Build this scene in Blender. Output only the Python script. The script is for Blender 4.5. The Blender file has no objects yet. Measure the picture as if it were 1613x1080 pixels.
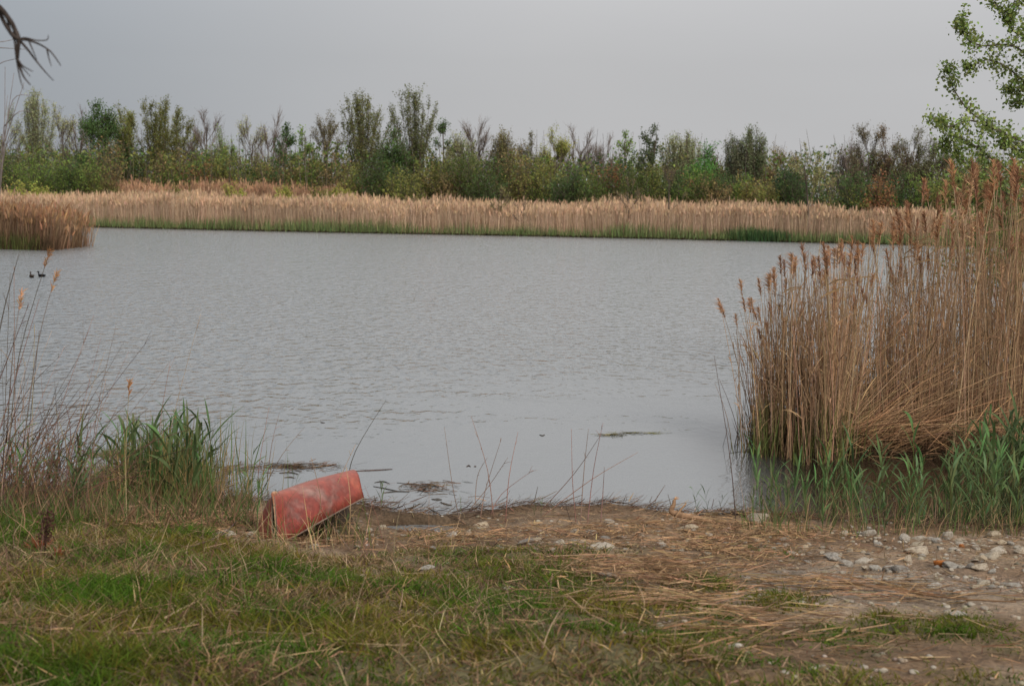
import bpy, math, random
import numpy as np
from mathutils import Matrix, Vector

random.seed(7)
RNG = np.random.default_rng(11)
C = bpy.context.scene.collection
SC = bpy.context.scene

# ------------------------------------------------------------------ camera
FPX, CX, CY = 2420.0, 806.5, 540.0            # focal length and centre in photograph pixels
EYE = np.array([0.0, 0.0, 2.6])
PITCH, ROLL = math.radians(5.24), math.radians(1.0)
_f = np.array([0, math.cos(PITCH), -math.sin(PITCH)])
_r0 = np.array([1.0, 0, 0]); _u0 = np.array([0, math.sin(PITCH), math.cos(PITCH)])
_r = _r0 * math.cos(ROLL) + _u0 * math.sin(ROLL)
_u = -_r0 * math.sin(ROLL) + _u0 * math.cos(ROLL)
cam = bpy.data.cameras.new('camera'); cam.sensor_width = 36; cam.lens = 36 * FPX / 1613
cam.clip_start = 0.1; cam.clip_end = 3000
cam.dof.use_dof = True; cam.dof.focus_distance = 15.0; cam.dof.aperture_fstop = 4.5
camo = bpy.data.objects.new('camera', cam); C.objects.link(camo); SC.camera = camo
camo.matrix_world = Matrix(((_r[0], _u[0], -_f[0], EYE[0]), (_r[1], _u[1], -_f[1], EYE[1]), (_r[2], _u[2], -_f[2], EYE[2]), (0, 0, 0, 1)))

# ------------------------------------------------------------------ world: an overcast sky
SUN_EL, SUN_AZ = math.radians(32), math.radians(155)   # azimuth clockwise from +Y: behind the camera, to its right
w = bpy.data.worlds.new('World'); SC.world = w; w.use_nodes = True
nt = w.node_tree; nt.nodes.clear()
def N(nt, t, **k):
    n = nt.nodes.new(t)
    for a, b in k.items(): setattr(n, a, b)
    return n
def L(nt, a, b): nt.links.new(a, b)
out = N(nt, 'ShaderNodeOutputWorld'); bg = N(nt, 'ShaderNodeBackground'); bg.inputs['Strength'].default_value = 0.1
sky = N(nt, 'ShaderNodeTexSky', sky_type='NISHITA', sun_disc=False, sun_elevation=SUN_EL, sun_rotation=SUN_AZ, air_density=1.0, dust_density=4.0)
tc = N(nt, 'ShaderNodeTexCoord'); sep = N(nt, 'ShaderNodeSeparateXYZ'); L(nt, tc.outputs['Generated'], sep.inputs[0])
mz = N(nt, 'ShaderNodeMapRange'); mz.inputs['From Min'].default_value = 0.09; mz.inputs['From Max'].default_value = 1.0
L(nt, sep.outputs['Z'], mz.inputs['Value'])
pw = N(nt, 'ShaderNodeMath', operation='POWER'); pw.inputs[1].default_value = 1.0; L(nt, mz.outputs[0], pw.inputs[0])
grad = N(nt, 'ShaderNodeMix', data_type='RGBA')
grad.inputs['A'].default_value = (4.15, 4.15, 4.22, 1); grad.inputs['B'].default_value = (13.0, 13.0, 13.2, 1)
L(nt, pw.outputs[0], grad.inputs['Factor'])
mx = N(nt, 'ShaderNodeMapRange', interpolation_type='SMOOTHSTEP')
mx.inputs['From Min'].default_value = -0.45; mx.inputs['From Max'].default_value = 0.06
L(nt, sep.outputs['X'], mx.inputs['Value'])
tint = N(nt, 'ShaderNodeMix', data_type='RGBA')
tint.inputs['A'].default_value = (0.58, 0.64, 0.70, 1); tint.inputs['B'].default_value = (1, 1, 1, 1)
L(nt, mx.outputs[0], tint.inputs['Factor'])
mul = N(nt, 'ShaderNodeMix', data_type='RGBA', blend_type='MULTIPLY'); mul.inputs['Factor'].default_value = 1
L(nt, grad.outputs['Result'], mul.inputs['A']); L(nt, tint.outputs['Result'], mul.inputs['B'])
cn = N(nt, 'ShaderNodeTexNoise'); cn.inputs['Scale'].default_value = 2.2; cn.inputs['Detail'].default_value = 4
mp = N(nt, 'ShaderNodeMapping'); mp.inputs['Scale'].default_value = (1, 1, 3.5); L(nt, tc.outputs['Generated'], mp.inputs[0]); L(nt, mp.outputs[0], cn.inputs['Vector'])
cr = N(nt, 'ShaderNodeMapRange'); cr.inputs['From Min'].default_value = .3; cr.inputs['From Max'].default_value = .7
cr.inputs['To Min'].default_value = .96; cr.inputs['To Max'].default_value = 1.04; L(nt, cn.outputs['Fac'], cr.inputs['Value'])
mul2 = N(nt, 'ShaderNodeMix', data_type='RGBA', blend_type='MULTIPLY'); mul2.inputs['Factor'].default_value = 1
L(nt, mul.outputs['Result'], mul2.inputs['A']); L(nt, cr.outputs[0], mul2.inputs['B'])
mixs = N(nt, 'ShaderNodeMix', data_type='RGBA'); mixs.inputs['Factor'].default_value = 0.97   # the cloud layer covers nearly all of the clear sky
L(nt, sky.outputs[0], mixs.inputs['A']); L(nt, mul2.outputs['Result'], mixs.inputs['B'])
L(nt, mixs.outputs['Result'], bg.inputs['Color']); L(nt, bg.outputs[0], out.inputs['Surface'])

sun = bpy.data.lights.new('sun', 'SUN'); sun.energy = 2.4; sun.angle = math.radians(20); sun.color = (1, .95, .88)
so = bpy.data.objects.new('sun', sun); C.objects.link(so)
sd = Vector((math.sin(SUN_AZ) * math.cos(SUN_EL), math.cos(SUN_AZ) * math.cos(SUN_EL), math.sin(SUN_EL)))
so.rotation_euler = sd.to_track_quat('Z', 'Y').to_euler(); so.location = (0, 0, 60)
SC.view_settings.view_transform = 'Standard'; SC.view_settings.look = 'None'
SC.view_settings.exposure = 0.3; SC.view_settings.gamma = 1.0; SC.view_settings.use_curve_mapping = False
SC.render.engine = 'CYCLES'; SC.cycles.max_bounces = 6; SC.cycles.transparent_max_bounces = 4
SC.cycles.use_denoising = True

# ------------------------------------------------------------------ noise and terrain
def _hash(ix, iy, s):
    n = (ix.astype(np.int64) * 374761393 + iy.astype(np.int64) * 668265263 + s * 1274126177) & 0x7fffffff
    n = ((n ^ (n >> 13)) * 1274126177) & 0x7fffffff
    return ((n ^ (n >> 16)) & 0xffff) / 65535.0
def vnoise(x, y, s=0):
    x = np.asarray(x, float); y = np.asarray(y, float)
    ix = np.floor(x); iy = np.floor(y); fx = x - ix; fy = y - iy
    fx = fx * fx * (3 - 2 * fx); fy = fy * fy * (3 - 2 * fy)
    a = _hash(ix, iy, s); b = _hash(ix + 1, iy, s); c = _hash(ix, iy + 1, s); d = _hash(ix + 1, iy + 1, s)
    return (a * (1 - fx) + b * fx) * (1 - fy) + (c * (1 - fx) + d * fx) * fy
def fbm(x, y, s=0, o=4):
    x = np.asarray(x, float); y = np.asarray(y, float)
    v = 0; a = .5; t = 0
    for i in range(o): v = v + a * vnoise(x, y, s + i); t += a; a *= .5; x = x * 2.03 + 5.1; y = y * 2.03 + 3.7
    return v / t
def sstep(a, b, x):
    t = np.clip((np.asarray(x, float) - a) / (b - a), 0, 1); return t * t * (3 - 2 * t)

def ray(px, py):
    return _f + _r * (px - CX) / FPX - _u * (py - CY) / FPX
def at_y(px, py, Y):                     # the point seen at a pixel at depth Y
    d = ray(px, py); return EYE + d * (Y / d[1])
def at_z(px, py, z=0.0):
    d = ray(px, py); return EYE + d * ((z - EYE[2]) / d[2])
def project(P):
    q = np.asarray(P, float) - EYE
    d = q @ _f
    return CX + FPX * (q @ _r) / d, CY - FPX * (q @ _u) / d

SHORE = np.array([at_z(px, py)[:2] for px, py in ((-300, 350), (140, 358), (500, 366), (800, 371.5), (1040, 376.5), (1300, 383), (1613, 390), (2000, 398))])
def far_shore(x): 
    x = np.asarray(x, float)
    return np.interp(x, SHORE[:, 0], SHORE[:, 1]) + 1.2 * (fbm(x * .18, x * 0 + 3.3, 41) - .5)
def near_shore(x):
    x = np.asarray(x, float)
    return 12.75 - .10 * np.clip(x, -6, 9) + .55 * (fbm(x * .9, x * 0 + .7, 5) - .5) - .35 * np.exp(-((x + .55) / .5) ** 2) + .25*np.exp(-((x - .6) / .6) ** 2)
PUD = at_z(664, 838, 0.0)
def height(x, y):
    x = np.asarray(x, float); y = np.asarray(y, float)
    s = near_shore(x) - y
    up = .12 * np.clip(s, 0, 7.2) + .02 * np.clip(s - 7.2, 0, 40)
    up = up + .05 * np.exp(-((s - .25) / .18) ** 2) * (.4 + 1.2 * fbm(x * 2.3, y * 2.3, 9))
    rough = sstep(0, 1.0, s)
    up = up + rough * (.10 * (fbm(x * .8, y * .8, 21) - .5) + .07 * (fbm(x * 3.1, y * 3.1, 22) - .5) + .045 * (fbm(x * 9, y * 9, 23, 3) - .5))
    # a wheel rut through the dirt on the way down to the water
    near = np.where(s > 0, up, np.maximum(.22 * s, -.9))
    near = near - .40 * np.exp(-(((x - PUD[0]) / .34) ** 2 + ((y - PUD[1]) / .25) ** 2) ** 2)
    near = near - .10 * np.exp(-(((x + 1.38) / .45) ** 2 + ((y - 10.75) / .45) ** 2) ** 1.5)
    t = y - far_shore(x)
    far = np.where(t > 0, np.minimum(.10 + .04 * t, 1.1) + .3 * (fbm(x * .1, y * .1, 33) - .5), np.maximum(.25 * t, -.9))
    return np.where(y < 60, near, far)
_gx = np.arange(-11, 11.001, .025); _gy = np.arange(2, 17.001, .025)
_GH = height(*np.meshgrid(_gx, _gy)); _GL = _GH.tolist()
def gz(x, y):                            # height looked up in a fine table of the near bank
    if not (-10.9 < x < 10.9 and 2.1 < y < 16.9): return float(height(x, y))
    u = (x + 11) / .025; v = (y - 2) / .025; i = int(u); j = int(v); u -= i; v -= j
    a = _GL[j]; b = _GL[j + 1]
    return (a[i] * (1 - u) + a[i + 1] * u) * (1 - v) + (b[i] * (1 - u) + b[i + 1] * u) * v
def ground(px, py):                      # the ground (or water) point seen at a pixel
    d = ray(px, py); d = d / d[1]; dx, dz = float(d[0]), float(d[2]); lo = 3.0; t = 3.0
    while t < 200:
        if EYE[2] + dz * t <= max(gz(dx * t, t) if t < 16.9 else -1, 0.0): break
        lo = t; t += .1 if t < 16 else 1.0
    hi = t
    for i in range(14):
        m = (lo + hi) / 2
        if EYE[2] + dz * m <= max(gz(dx * m, m) if m < 16.9 else -1, 0.0): hi = m
        else: lo = m
    return EYE + d * hi

# ------------------------------------------------------------------ mesh tools
class Geo:
    def __init__(s): s.V = []; s.Q = []; s.T = []; s.K = []; s.n = 0
    def add(s, V, Q=None, T=None, col=(.5, .5, .5)):
        V = np.asarray(V, float).reshape(-1, 3); k = len(V)
        if k == 0: return s
        col = np.asarray(col, float)
        if col.ndim == 1: col = np.broadcast_to(col, (k, 3))
        s.V.append(V); s.K.append(col)
        if Q is not None and len(Q): s.Q.append(np.asarray(Q, np.int64).reshape(-1, 4) + s.n)
        if T is not None and len(T): s.T.append(np.asarray(T, np.int64).reshape(-1, 3) + s.n)
        s.n += k; return s
    def mesh(s, name, smooth=False):
        me = bpy.data.meshes.new(name)
        if not s.V: return me
        V = np.concatenate(s.V); K = np.concatenate(s.K)
        Q = np.concatenate(s.Q) if s.Q else np.zeros((0, 4), np.int64)
        T = np.concatenate(s.T) if s.T else np.zeros((0, 3), np.int64)
        me.vertices.add(len(V)); me.vertices.foreach_set('co', V.astype(np.float32).ravel())
        me.loops.add(Q.size + T.size); me.polygons.add(len(Q) + len(T))
        me.loops.foreach_set('vertex_index', np.concatenate([Q.ravel(), T.ravel()]).astype(np.int32))
        st = np.concatenate([np.arange(len(Q)) * 4, Q.size + np.arange(len(T)) * 3]).astype(np.int32)
        me.polygons.foreach_set('loop_start', st)
        if smooth: me.polygons.foreach_set('use_smooth', np.ones(len(st), bool))
        me.update(calc_edges=True)
        a = me.attributes.new('col', 'FLOAT_COLOR', 'POINT')
        a.data.foreach_set('color', np.concatenate([K, np.ones((len(K), 1))], 1).astype(np.float32).ravel())
        me.validate()
        return me
    def obj(s, name, mat, parent=None, smooth=False, **tags):
        me = s.mesh(name, smooth); me.materials.append(mat)
        return link(name, me, parent, **tags)
def link(name, data, parent=None, loc=None, **tags):
    o = bpy.data.objects.new(name, data); C.objects.link(o)
    if parent is not None: o.parent = parent
    if loc is not None: o.location = loc
    for k, v in tags.items(): o[k] = v
    return o
def thing(name, label, cat, loc=(0, 0, 0), rz=0, group=None, scale=1):
    o = bpy.data.objects.new(name, None); C.objects.link(o)
    o.empty_display_size = .1; o.location = loc; o.rotation_euler = (0, 0, rz); o.scale = (scale,) * 3
    o['label'] = label; o['category'] = cat
    if group: o['group'] = group
    return o
def copy_tree(o, parent=None):
    c = o.copy(); C.objects.link(c)
    if parent is not None: c.parent = parent
    for ch in KIDS.get(o.name, ()): copy_tree(ch, c)
    return c
KIDS = {}
def kid(parent, ch): KIDS.setdefault(parent.name, []).append(ch); return ch

def unit(v): v = np.asarray(v, float); return v / np.maximum(np.linalg.norm(v, axis=-1, keepdims=True), 1e-9)
def rdir(n): return unit(RNG.normal(size=(n, 3)))
def ex(a, n): return np.broadcast_to(np.asarray(a, float), (n,)).copy()
def ex3(a, n): return np.broadcast_to(np.asarray(a, float), (n, 3)).copy()
def shade(col, n, v=.18, h=.06):         # natural spread of colour between individuals
    c = ex3(col, n) * (1 + RNG.normal(0, v, (n, 1))) * (1 + RNG.normal(0, h, (n, 3)))
    return np.clip(c, .004, .9)
def ribbons(geo, B, D, Ln, W, bend, k=3, col=(.5, .5, .5), prof=None, tipcol=None, side=None):
    n = len(B)
    if n == 0: return
    Ln = ex(Ln, n); W = ex(W, n); D = unit(D); bend = ex3(bend, n)
    t = np.linspace(0, 1, k + 1)
    P = B[:, None] + D[:, None] * (Ln[:, None] * t)[..., None] + bend[:, None] * (t ** 2)[None, :, None]
    if side is None:
        a = RNG.uniform(0, 2 * math.pi, n); side = np.stack([np.cos(a), np.sin(a), 0 * a], 1)
        side = side - D * np.sum(side * D, 1, keepdims=True)
    side = unit(side)
    if prof is None: prof = np.clip(1 - t ** 2.2, .06, 1)
    prof = np.asarray(prof)
    off = side[:, None] * (W[:, None] * prof[None] / 2)[..., None]
    V = np.stack([P - off, P + off], 2)              # n,k+1,2,3
    base = (np.arange(n) * 2 * (k + 1))[:, None]; j = np.arange(k)[None] * 2
    Q = np.stack([base + j, base + j + 1, base + j + 3, base + j + 2], -1)
    col = np.asarray(col, float); col = ex3(col, n) if col.ndim == 1 else col
    K = np.repeat(col[:, None], k + 1, 1)
    if tipcol is not None:
        tcl = np.asarray(tipcol, float); tcl = ex3(tcl, n) if tcl.ndim == 1 else tcl
        K = K * (1 - t[None, :, None]) + tcl[:, None] * t[None, :, None]
    K = np.repeat(K[:, :, None], 2, 2)
    geo.add(V, Q, col=K.reshape(-1, 3))
def stems(geo, B, D, Ln, R0, R1, bend, k=3, sides=3, col=(.3, .2, .1)):
    n = len(B)
    if n == 0: return
    Ln = ex(Ln, n); R0 = ex(R0, n); R1 = ex(R1, n); D = unit(D); bend = ex3(bend, n)
    t = np.linspace(0, 1, k + 1)
    P = B[:, None] + D[:, None] * (Ln[:, None] * t)[..., None] + bend[:, None] * (t ** 2)[None, :, None]
    ref = np.where(np.abs(D[:, 2:3]) > .9, np.array([[1., 0, 0]]), np.array([[0, 0, 1.]]))
    a = unit(np.cross(D, ref)); b = np.cross(D, a)
    th = np.arange(sides) * 2 * math.pi / sides
    ring = a[:, None] * np.cos(th)[None, :, None] + b[:, None] * np.sin(th)[None, :, None]
    R = R0[:, None] * (1 - t) + R1[:, None] * t
    V = P[:, :, None] + ring[:, None] * R[:, :, None, None]
    base = (np.arange(n) * sides * (k + 1))[:, None, None]; j = np.arange(k)[None, :, None] * sides; s = np.arange(sides)[None, None]
    s2 = (s + 1) % sides
    Q = np.stack([base + j + s, base + j + s2, base + j + sides + s2, base + j + sides + s], -1)
    col = np.asarray(col, float); col = ex3(col, n) if col.ndim == 1 else col
    geo.add(V, Q, col=np.repeat(col, sides * (k + 1), 0))
def curve_pt(B, D, Ln, bend, t):
    return B + D * (Ln * t)[:, None] + bend * (t ** 2)[:, None]
def leaves(geo, P, size, col, asp=.6, up=0.0):
    n = len(P)
    if n == 0: return
    size = ex(size, n)
    a = rdir(n); nrm = rdir(n); nrm[:, 2] += up; b = unit(np.cross(unit(nrm), a))
    a = a * (size / 2)[:, None]; b = b * (size * asp / 2)[:, None]
    V = np.stack([P - a, P + b - a * .15, P + a, P - b - a * .15], 1)
    geo.add(V, np.arange(4 * n).reshape(n, 4), col=np.repeat(col, 4, 0))
def tube(geo, pts, rad, sides=8, col=(.3, .2, .1), cap=True, sub=0):
    pts = np.asarray(pts, float); rad = np.asarray(rad, float)
    if sub:
        m = len(pts); tt = np.linspace(0, m - 1, (m - 1) * sub + 1)
        def cr(A):
            i = np.clip(np.floor(tt).astype(int), 0, m - 2); u = tt - i
            p0 = A[np.clip(i - 1, 0, m - 1)]; p1 = A[i]; p2 = A[i + 1]; p3 = A[np.clip(i + 2, 0, m - 1)]
            if A.ndim == 2: u = u[:, None]
            return .5 * (2 * p1 + (p2 - p0) * u + (2 * p0 - 5 * p1 + 4 * p2 - p3) * u ** 2 + (3 * p1 - p0 - 3 * p2 + p3) * u ** 3)
        pts, rad = cr(pts), np.maximum(cr(rad), .0005)
    n = len(pts); T = unit(np.gradient(pts, axis=0))
    ref = np.array([0, 0, 1.]) if abs(T[0][2]) < .9 else np.array([1., 0, 0])
    a = unit(np.cross(T[0], ref)); V = []
    for i in range(n):
        a = unit(a - T[i] * np.dot(a, T[i])); b = np.cross(T[i], a)
        for s in range(sides):
            th = 2 * math.pi * s / sides; V.append(pts[i] + rad[i] * (a * math.cos(th) + b * math.sin(th)))
    Q = [(i * sides + s, i * sides + (s + 1) % sides, (i + 1) * sides + (s + 1) % sides, (i + 1) * sides + s) for i in range(n - 1) for s in range(sides)]
    T3 = []
    if cap:
        V.append(pts[0]); V.append(pts[-1]); c0, c1 = n * sides, n * sides + 1
        T3 = [(c0, (s + 1) % sides, s) for s in range(sides)] + [(c1, (n - 1) * sides + s, (n - 1) * sides + (s + 1) % sides) for s in range(sides)]
    geo.add(V, Q, T3, col=col)

# ------------------------------------------------------------------ materials
def mat_new(name):
    m = bpy.data.materials.new(name); m.use_nodes = True; m.node_tree.nodes.clear()
    return m, m.node_tree
def veg(name, trans=.25, rough=.6, nscale=9.0, nvar=.25, spec=.2):
    """plant matter: the individual's own colour, mottled, with some light passing through"""
    m, t = mat_new(name); o = N(t, 'ShaderNodeOutputMaterial')
    at = N(t, 'ShaderNodeAttribute', attribute_name='col')
    g = N(t, 'ShaderNodeNewGeometry'); nz = N(t, 'ShaderNodeTexNoise'); nz.inputs['Scale'].default_value = nscale; nz.inputs['Detail'].default_value = 3
    L(t, g.outputs['Position'], nz.inputs['Vector'])
    mr = N(t, 'ShaderNodeMapRange'); mr.inputs['From Min'].default_value = .3; mr.inputs['From Max'].default_value = .7
    mr.inputs['To Min'].default_value = 1 - nvar; mr.inputs['To Max'].default_value = 1 + nvar; L(t, nz.outputs['Fac'], mr.inputs['Value'])
    mm = N(t, 'ShaderNodeMix', data_type='RGBA', blend_type='MULTIPLY'); mm.inputs['Factor'].default_value = 1
    L(t, at.outputs['Color'], mm.inputs['A']); L(t, mr.outputs[0], mm.inputs['B'])
    p = N(t, 'ShaderNodeBsdfPrincipled'); p.inputs['Roughness'].default_value = rough; p.inputs['Specular IOR Level'].default_value = spec
    L(t, mm.outputs['Result'], p.inputs['Base Color'])
    if trans > 0:
        tr = N(t, 'ShaderNodeBsdfTranslucent'); L(t, mm.outputs['Result'], tr.inputs['Color'])
        ms = N(t, 'ShaderNodeMixShader'); ms.inputs[0].default_value = trans
        L(t, p.outputs[0], ms.inputs[1]); L(t, tr.outputs[0], ms.inputs[2]); L(t, ms.outputs[0], o.inputs['Surface'])
    else: L(t, p.outputs[0], o.inputs['Surface'])
    return m
M_leaf = veg('leaf', .38, .6, 3.0, .2, .12)
M_blade = veg('blade', .28, .7, 14, .2, .08)
M_straw = veg('straw', .22, .8, 25, .25, .08)
M_plume = veg('plume', .25, .8, 20, .2, .05)
M_wood = veg('bark', 0, .85, 30, .35, .1)
M_farwood = veg('far_bark', 0, .85, 2.5, .25, .1)

def ramp_mat(name, scale, stops, rough=.85, bump=.4, bscale=None, detail=8, coord='Object', attr=False):
    m, t = mat_new(name); o = N(t, 'ShaderNodeOutputMaterial'); p = N(t, 'ShaderNodeBsdfPrincipled')
    tcn = N(t, 'ShaderNodeTexCoord'); nz = N(t, 'ShaderNodeTexNoise'); nz.inputs['Scale'].default_value = scale; nz.inputs['Detail'].default_value = detail; nz.inputs['Roughness'].default_value = .62
    L(t, tcn.outputs[coord], nz.inputs['Vector'])
    r = N(t, 'ShaderNodeValToRGB'); L(t, nz.outputs['Fac'], r.inputs[0])
    e = r.color_ramp.elements
    while len(e) < len(stops): e.new(.5)
    for i, (ps, cl) in enumerate(stops): e[i].position = ps; e[i].color = (*cl, 1)
    colout = r.outputs[0]
    if attr:
        a = N(t, 'ShaderNodeAttribute', attribute_name='col'); mm = N(t, 'ShaderNodeMix', data_type='RGBA', blend_type='MULTIPLY'); mm.inputs['Factor'].default_value = 1
        L(t, colout, mm.inputs['A']); L(t, a.outputs['Color'], mm.inputs['B']); colout = mm.outputs['Result']
    L(t, colout, p.inputs['Base Color']); p.inputs['Roughness'].default_value = rough; p.inputs['Specular IOR Level'].default_value = .2
    b = N(t, 'ShaderNodeBump'); b.inputs['Strength'].default_value = bump; b.inputs['Distance'].default_value = .02
    nz2 = N(t, 'ShaderNodeTexNoise'); nz2.inputs['Scale'].default_value = bscale or scale * 4; nz2.inputs['Detail'].default_value = 6
    L(t, tcn.outputs[coord], nz2.inputs['Vector']); L(t, nz2.outputs['Fac'], b.inputs['Height']); L(t, b.outputs[0], p.inputs['Normal'])
    L(t, p.outputs[0], o.inputs['Surface'])
    return m
M_stone = ramp_mat('limestone', 7, [(.3, (.13, .10, .075)), (.48, (.29, .25, .20)), (.75, (.42, .38, .32))], .9, .5, 30, attr=True)

def ground_material():
    m, t = mat_new('soil'); o = N(t, 'ShaderNodeOutputMaterial'); p = N(t, 'ShaderNodeBsdfPrincipled')
    g = N(t, 'ShaderNodeNewGeometry'); at = N(t, 'ShaderNodeAttribute', attribute_name='col')
    n1 = N(t, 'ShaderNodeTexNoise'); n1.inputs['Scale'].default_value = 2.6; n1.inputs['Detail'].default_value = 9; n1.inputs['Roughness'].default_value = .68
    n2 = N(t, 'ShaderNodeTexNoise'); n2.inputs['Scale'].default_value = 26; n2.inputs['Detail'].default_value = 6; n2.inputs['Roughness'].default_value = .7
    vo = N(t, 'ShaderNodeTexVoronoi'); vo.inputs['Scale'].default_value = 34
    for n in (n1, n2, vo): L(t, g.outputs['Position'], n.inputs['Vector'])
    r1 = N(t, 'ShaderNodeMapRange'); r1.inputs['From Min'].default_value = .3; r1.inputs['From Max'].default_value = .72; r1.inputs['To Min'].default_value = .62; r1.inputs['To Max'].default_value = 1.35
    L(t, n1.outputs['Fac'], r1.inputs['Value'])
    r2 = N(t, 'ShaderNodeMapRange'); r2.inputs['From Min'].default_value = .3; r2.inputs['From Max'].default_value = .7; r2.inputs['To Min'].default_value = .6; r2.inputs['To Max'].default_value = 1.4
    L(t, n2.outputs['Fac'], r2.inputs['Value'])
    m1 = N(t, 'ShaderNodeMath', operation='MULTIPLY'); L(t, r1.outputs[0], m1.inputs[0]); L(t, r2.outputs[0], m1.inputs[1])
    mm = N(t, 'ShaderNodeMix', data_type='RGBA', blend_type='MULTIPLY'); mm.inputs['Factor'].default_value = 1
    L(t, at.outputs['Color'], mm.inputs['A']); L(t, m1.outputs[0], mm.inputs['B'])
    L(t, mm.outputs['Result'], p.inputs['Base Color']); p.inputs['Roughness'].default_value = .9; p.inputs['Specular IOR Level'].default_value = .15
    ad = N(t, 'ShaderNodeMath', operation='ADD'); L(t, n2.outputs['Fac'], ad.inputs[0]); L(t, vo.outputs['Distance'], ad.inputs[1])
    b = N(t, 'ShaderNodeBump'); b.inputs['Strength'].default_value = .7; b.inputs['Distance'].default_value = .025
    L(t, ad.outputs[0], b.inputs['Height']); L(t, b.outputs[0], p.inputs['Normal']); L(t, p.outputs[0], o.inputs['Surface'])
    return m
M_soil = ground_material()

def water_material():
    m, t = mat_new('pond_water'); o = N(t, 'ShaderNodeOutputMaterial'); p = N(t, 'ShaderNodeBsdfPrincipled')
    p.inputs['Roughness'].default_value = .03; p.inputs['IOR'].default_value = 1.333
    g = N(t, 'ShaderNodeNewGeometry'); sp = N(t, 'ShaderNodeSeparateXYZ'); L(t, g.outputs['Position'], sp.inputs[0])
    # silty in the open; the right corner's dark base paints in the reeds' reflection
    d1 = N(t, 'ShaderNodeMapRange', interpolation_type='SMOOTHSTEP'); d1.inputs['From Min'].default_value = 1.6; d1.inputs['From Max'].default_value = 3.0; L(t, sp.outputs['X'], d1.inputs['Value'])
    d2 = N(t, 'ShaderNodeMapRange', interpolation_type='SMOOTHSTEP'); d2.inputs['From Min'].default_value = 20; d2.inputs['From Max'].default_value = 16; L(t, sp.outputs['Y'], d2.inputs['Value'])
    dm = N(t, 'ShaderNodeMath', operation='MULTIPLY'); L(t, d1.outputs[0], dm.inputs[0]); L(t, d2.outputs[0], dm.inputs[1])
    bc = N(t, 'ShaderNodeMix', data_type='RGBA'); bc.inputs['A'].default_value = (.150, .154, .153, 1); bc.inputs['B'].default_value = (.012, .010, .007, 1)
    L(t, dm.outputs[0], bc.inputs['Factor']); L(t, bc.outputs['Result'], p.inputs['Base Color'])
    def wave(sx, sy, rot, det, rg, dist=.4):
        mpn = N(t, 'ShaderNodeMapping'); mpn.inputs['Scale'].default_value = (sx, sy, 1); mpn.inputs['Rotation'].default_value = (0, 0, rot)
        L(t, g.outputs['Position'], mpn.inputs[0])
        n = N(t, 'ShaderNodeTexNoise'); n.inputs['Scale'].default_value = 1; n.inputs['Detail'].default_value = det; n.inputs['Roughness'].default_value = rg; n.inputs['Distortion'].default_value = dist
        L(t, mpn.outputs[0], n.inputs['Vector']); return n
    a = wave(4.4, 2.9, .22, 2, .5); b = wave(1.3, .85, -.15, 2, .5); c = wave(9, 11, .3, 1, .5)
    def mulc(x, k):
        q = N(t, 'ShaderNodeMath', operation='MULTIPLY'); L(t, x, q.inputs[0])
        if isinstance(k, float): q.inputs[1].default_value = k
        else: L(t, k, q.inputs[1])
        return q.outputs[0]
    def addc(x, y):
        q = N(t, 'ShaderNodeMath', operation='ADD'); L(t, x, q.inputs[0]); L(t, y, q.inputs[1]); return q.outputs[0]
    # the lee of the bank is calm: ripples grow away from the near shore
    big = wave(.10, .22, .3, 3, .6, 0)
    jit = N(t, 'ShaderNodeMath', operation='MULTIPLY_ADD'); L(t, big.outputs['Fac'], jit.inputs[0]); jit.inputs[1].default_value = 15.0
    xm = N(t, 'ShaderNodeMath', operation='MULTIPLY_ADD'); L(t, sp.outputs['X'], xm.inputs[0]); xm.inputs[1].default_value = -.30; L(t, sp.outputs['Y'], xm.inputs[2])
    L(t, xm.outputs[0], jit.inputs[2])
    cal = N(t, 'ShaderNodeMapRange', interpolation_type='SMOOTHSTEP'); cal.inputs['From Min'].default_value = 23.5; cal.inputs['From Max'].default_value = 32; cal.inputs['To Min'].default_value = .10; cal.inputs['To Max'].default_value = 1
    L(t, jit.outputs[0], cal.inputs['Value'])
    far = N(t, 'ShaderNodeMapRange'); far.inputs['From Min'].default_value = 22; far.inputs['From Max'].default_value = 70; far.inputs['To Min'].default_value = .15; far.inputs['To Max'].default_value = 1.0
    L(t, sp.outputs['Y'], far.inputs['Value'])
    h = addc(addc(mulc(a.outputs['Fac'], .105), mulc(mulc(b.outputs['Fac'], .110), far.outputs[0])), mulc(c.outputs['Fac'], .010))
    h = mulc(h, cal.outputs[0])
    bm = N(t, 'ShaderNodeBump'); bm.inputs['Strength'].default_value = 1.0; bm.inputs['Distance'].default_value = 1.0
    L(t, h, bm.inputs['Height'])
    # of each ripple the face turned to the near bank is the one that shows, so the mean slope leans that way
    bi = N(t, 'ShaderNodeMapRange'); bi.inputs['From Min'].default_value = 16; bi.inputs['From Max'].default_value = 24; bi.inputs['To Min'].default_value = -.008; bi.inputs['To Max'].default_value = -.125
    L(t, sp.outputs['Y'], bi.inputs['Value']); cv = N(t, 'ShaderNodeCombineXYZ'); L(t, bi.outputs[0], cv.inputs['Y'])
    va = N(t, 'ShaderNodeVectorMath', operation='ADD'); L(t, bm.outputs[0], va.inputs[0]); L(t, cv.outputs[0], va.inputs[1])
    vn = N(t, 'ShaderNodeVectorMath', operation='NORMALIZE'); L(t, va.outputs[0], vn.inputs[0])
    L(t, vn.outputs[0], p.inputs['Normal']); L(t, p.outputs[0], o.inputs['Surface'])
    return m
M_water = water_material()

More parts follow.
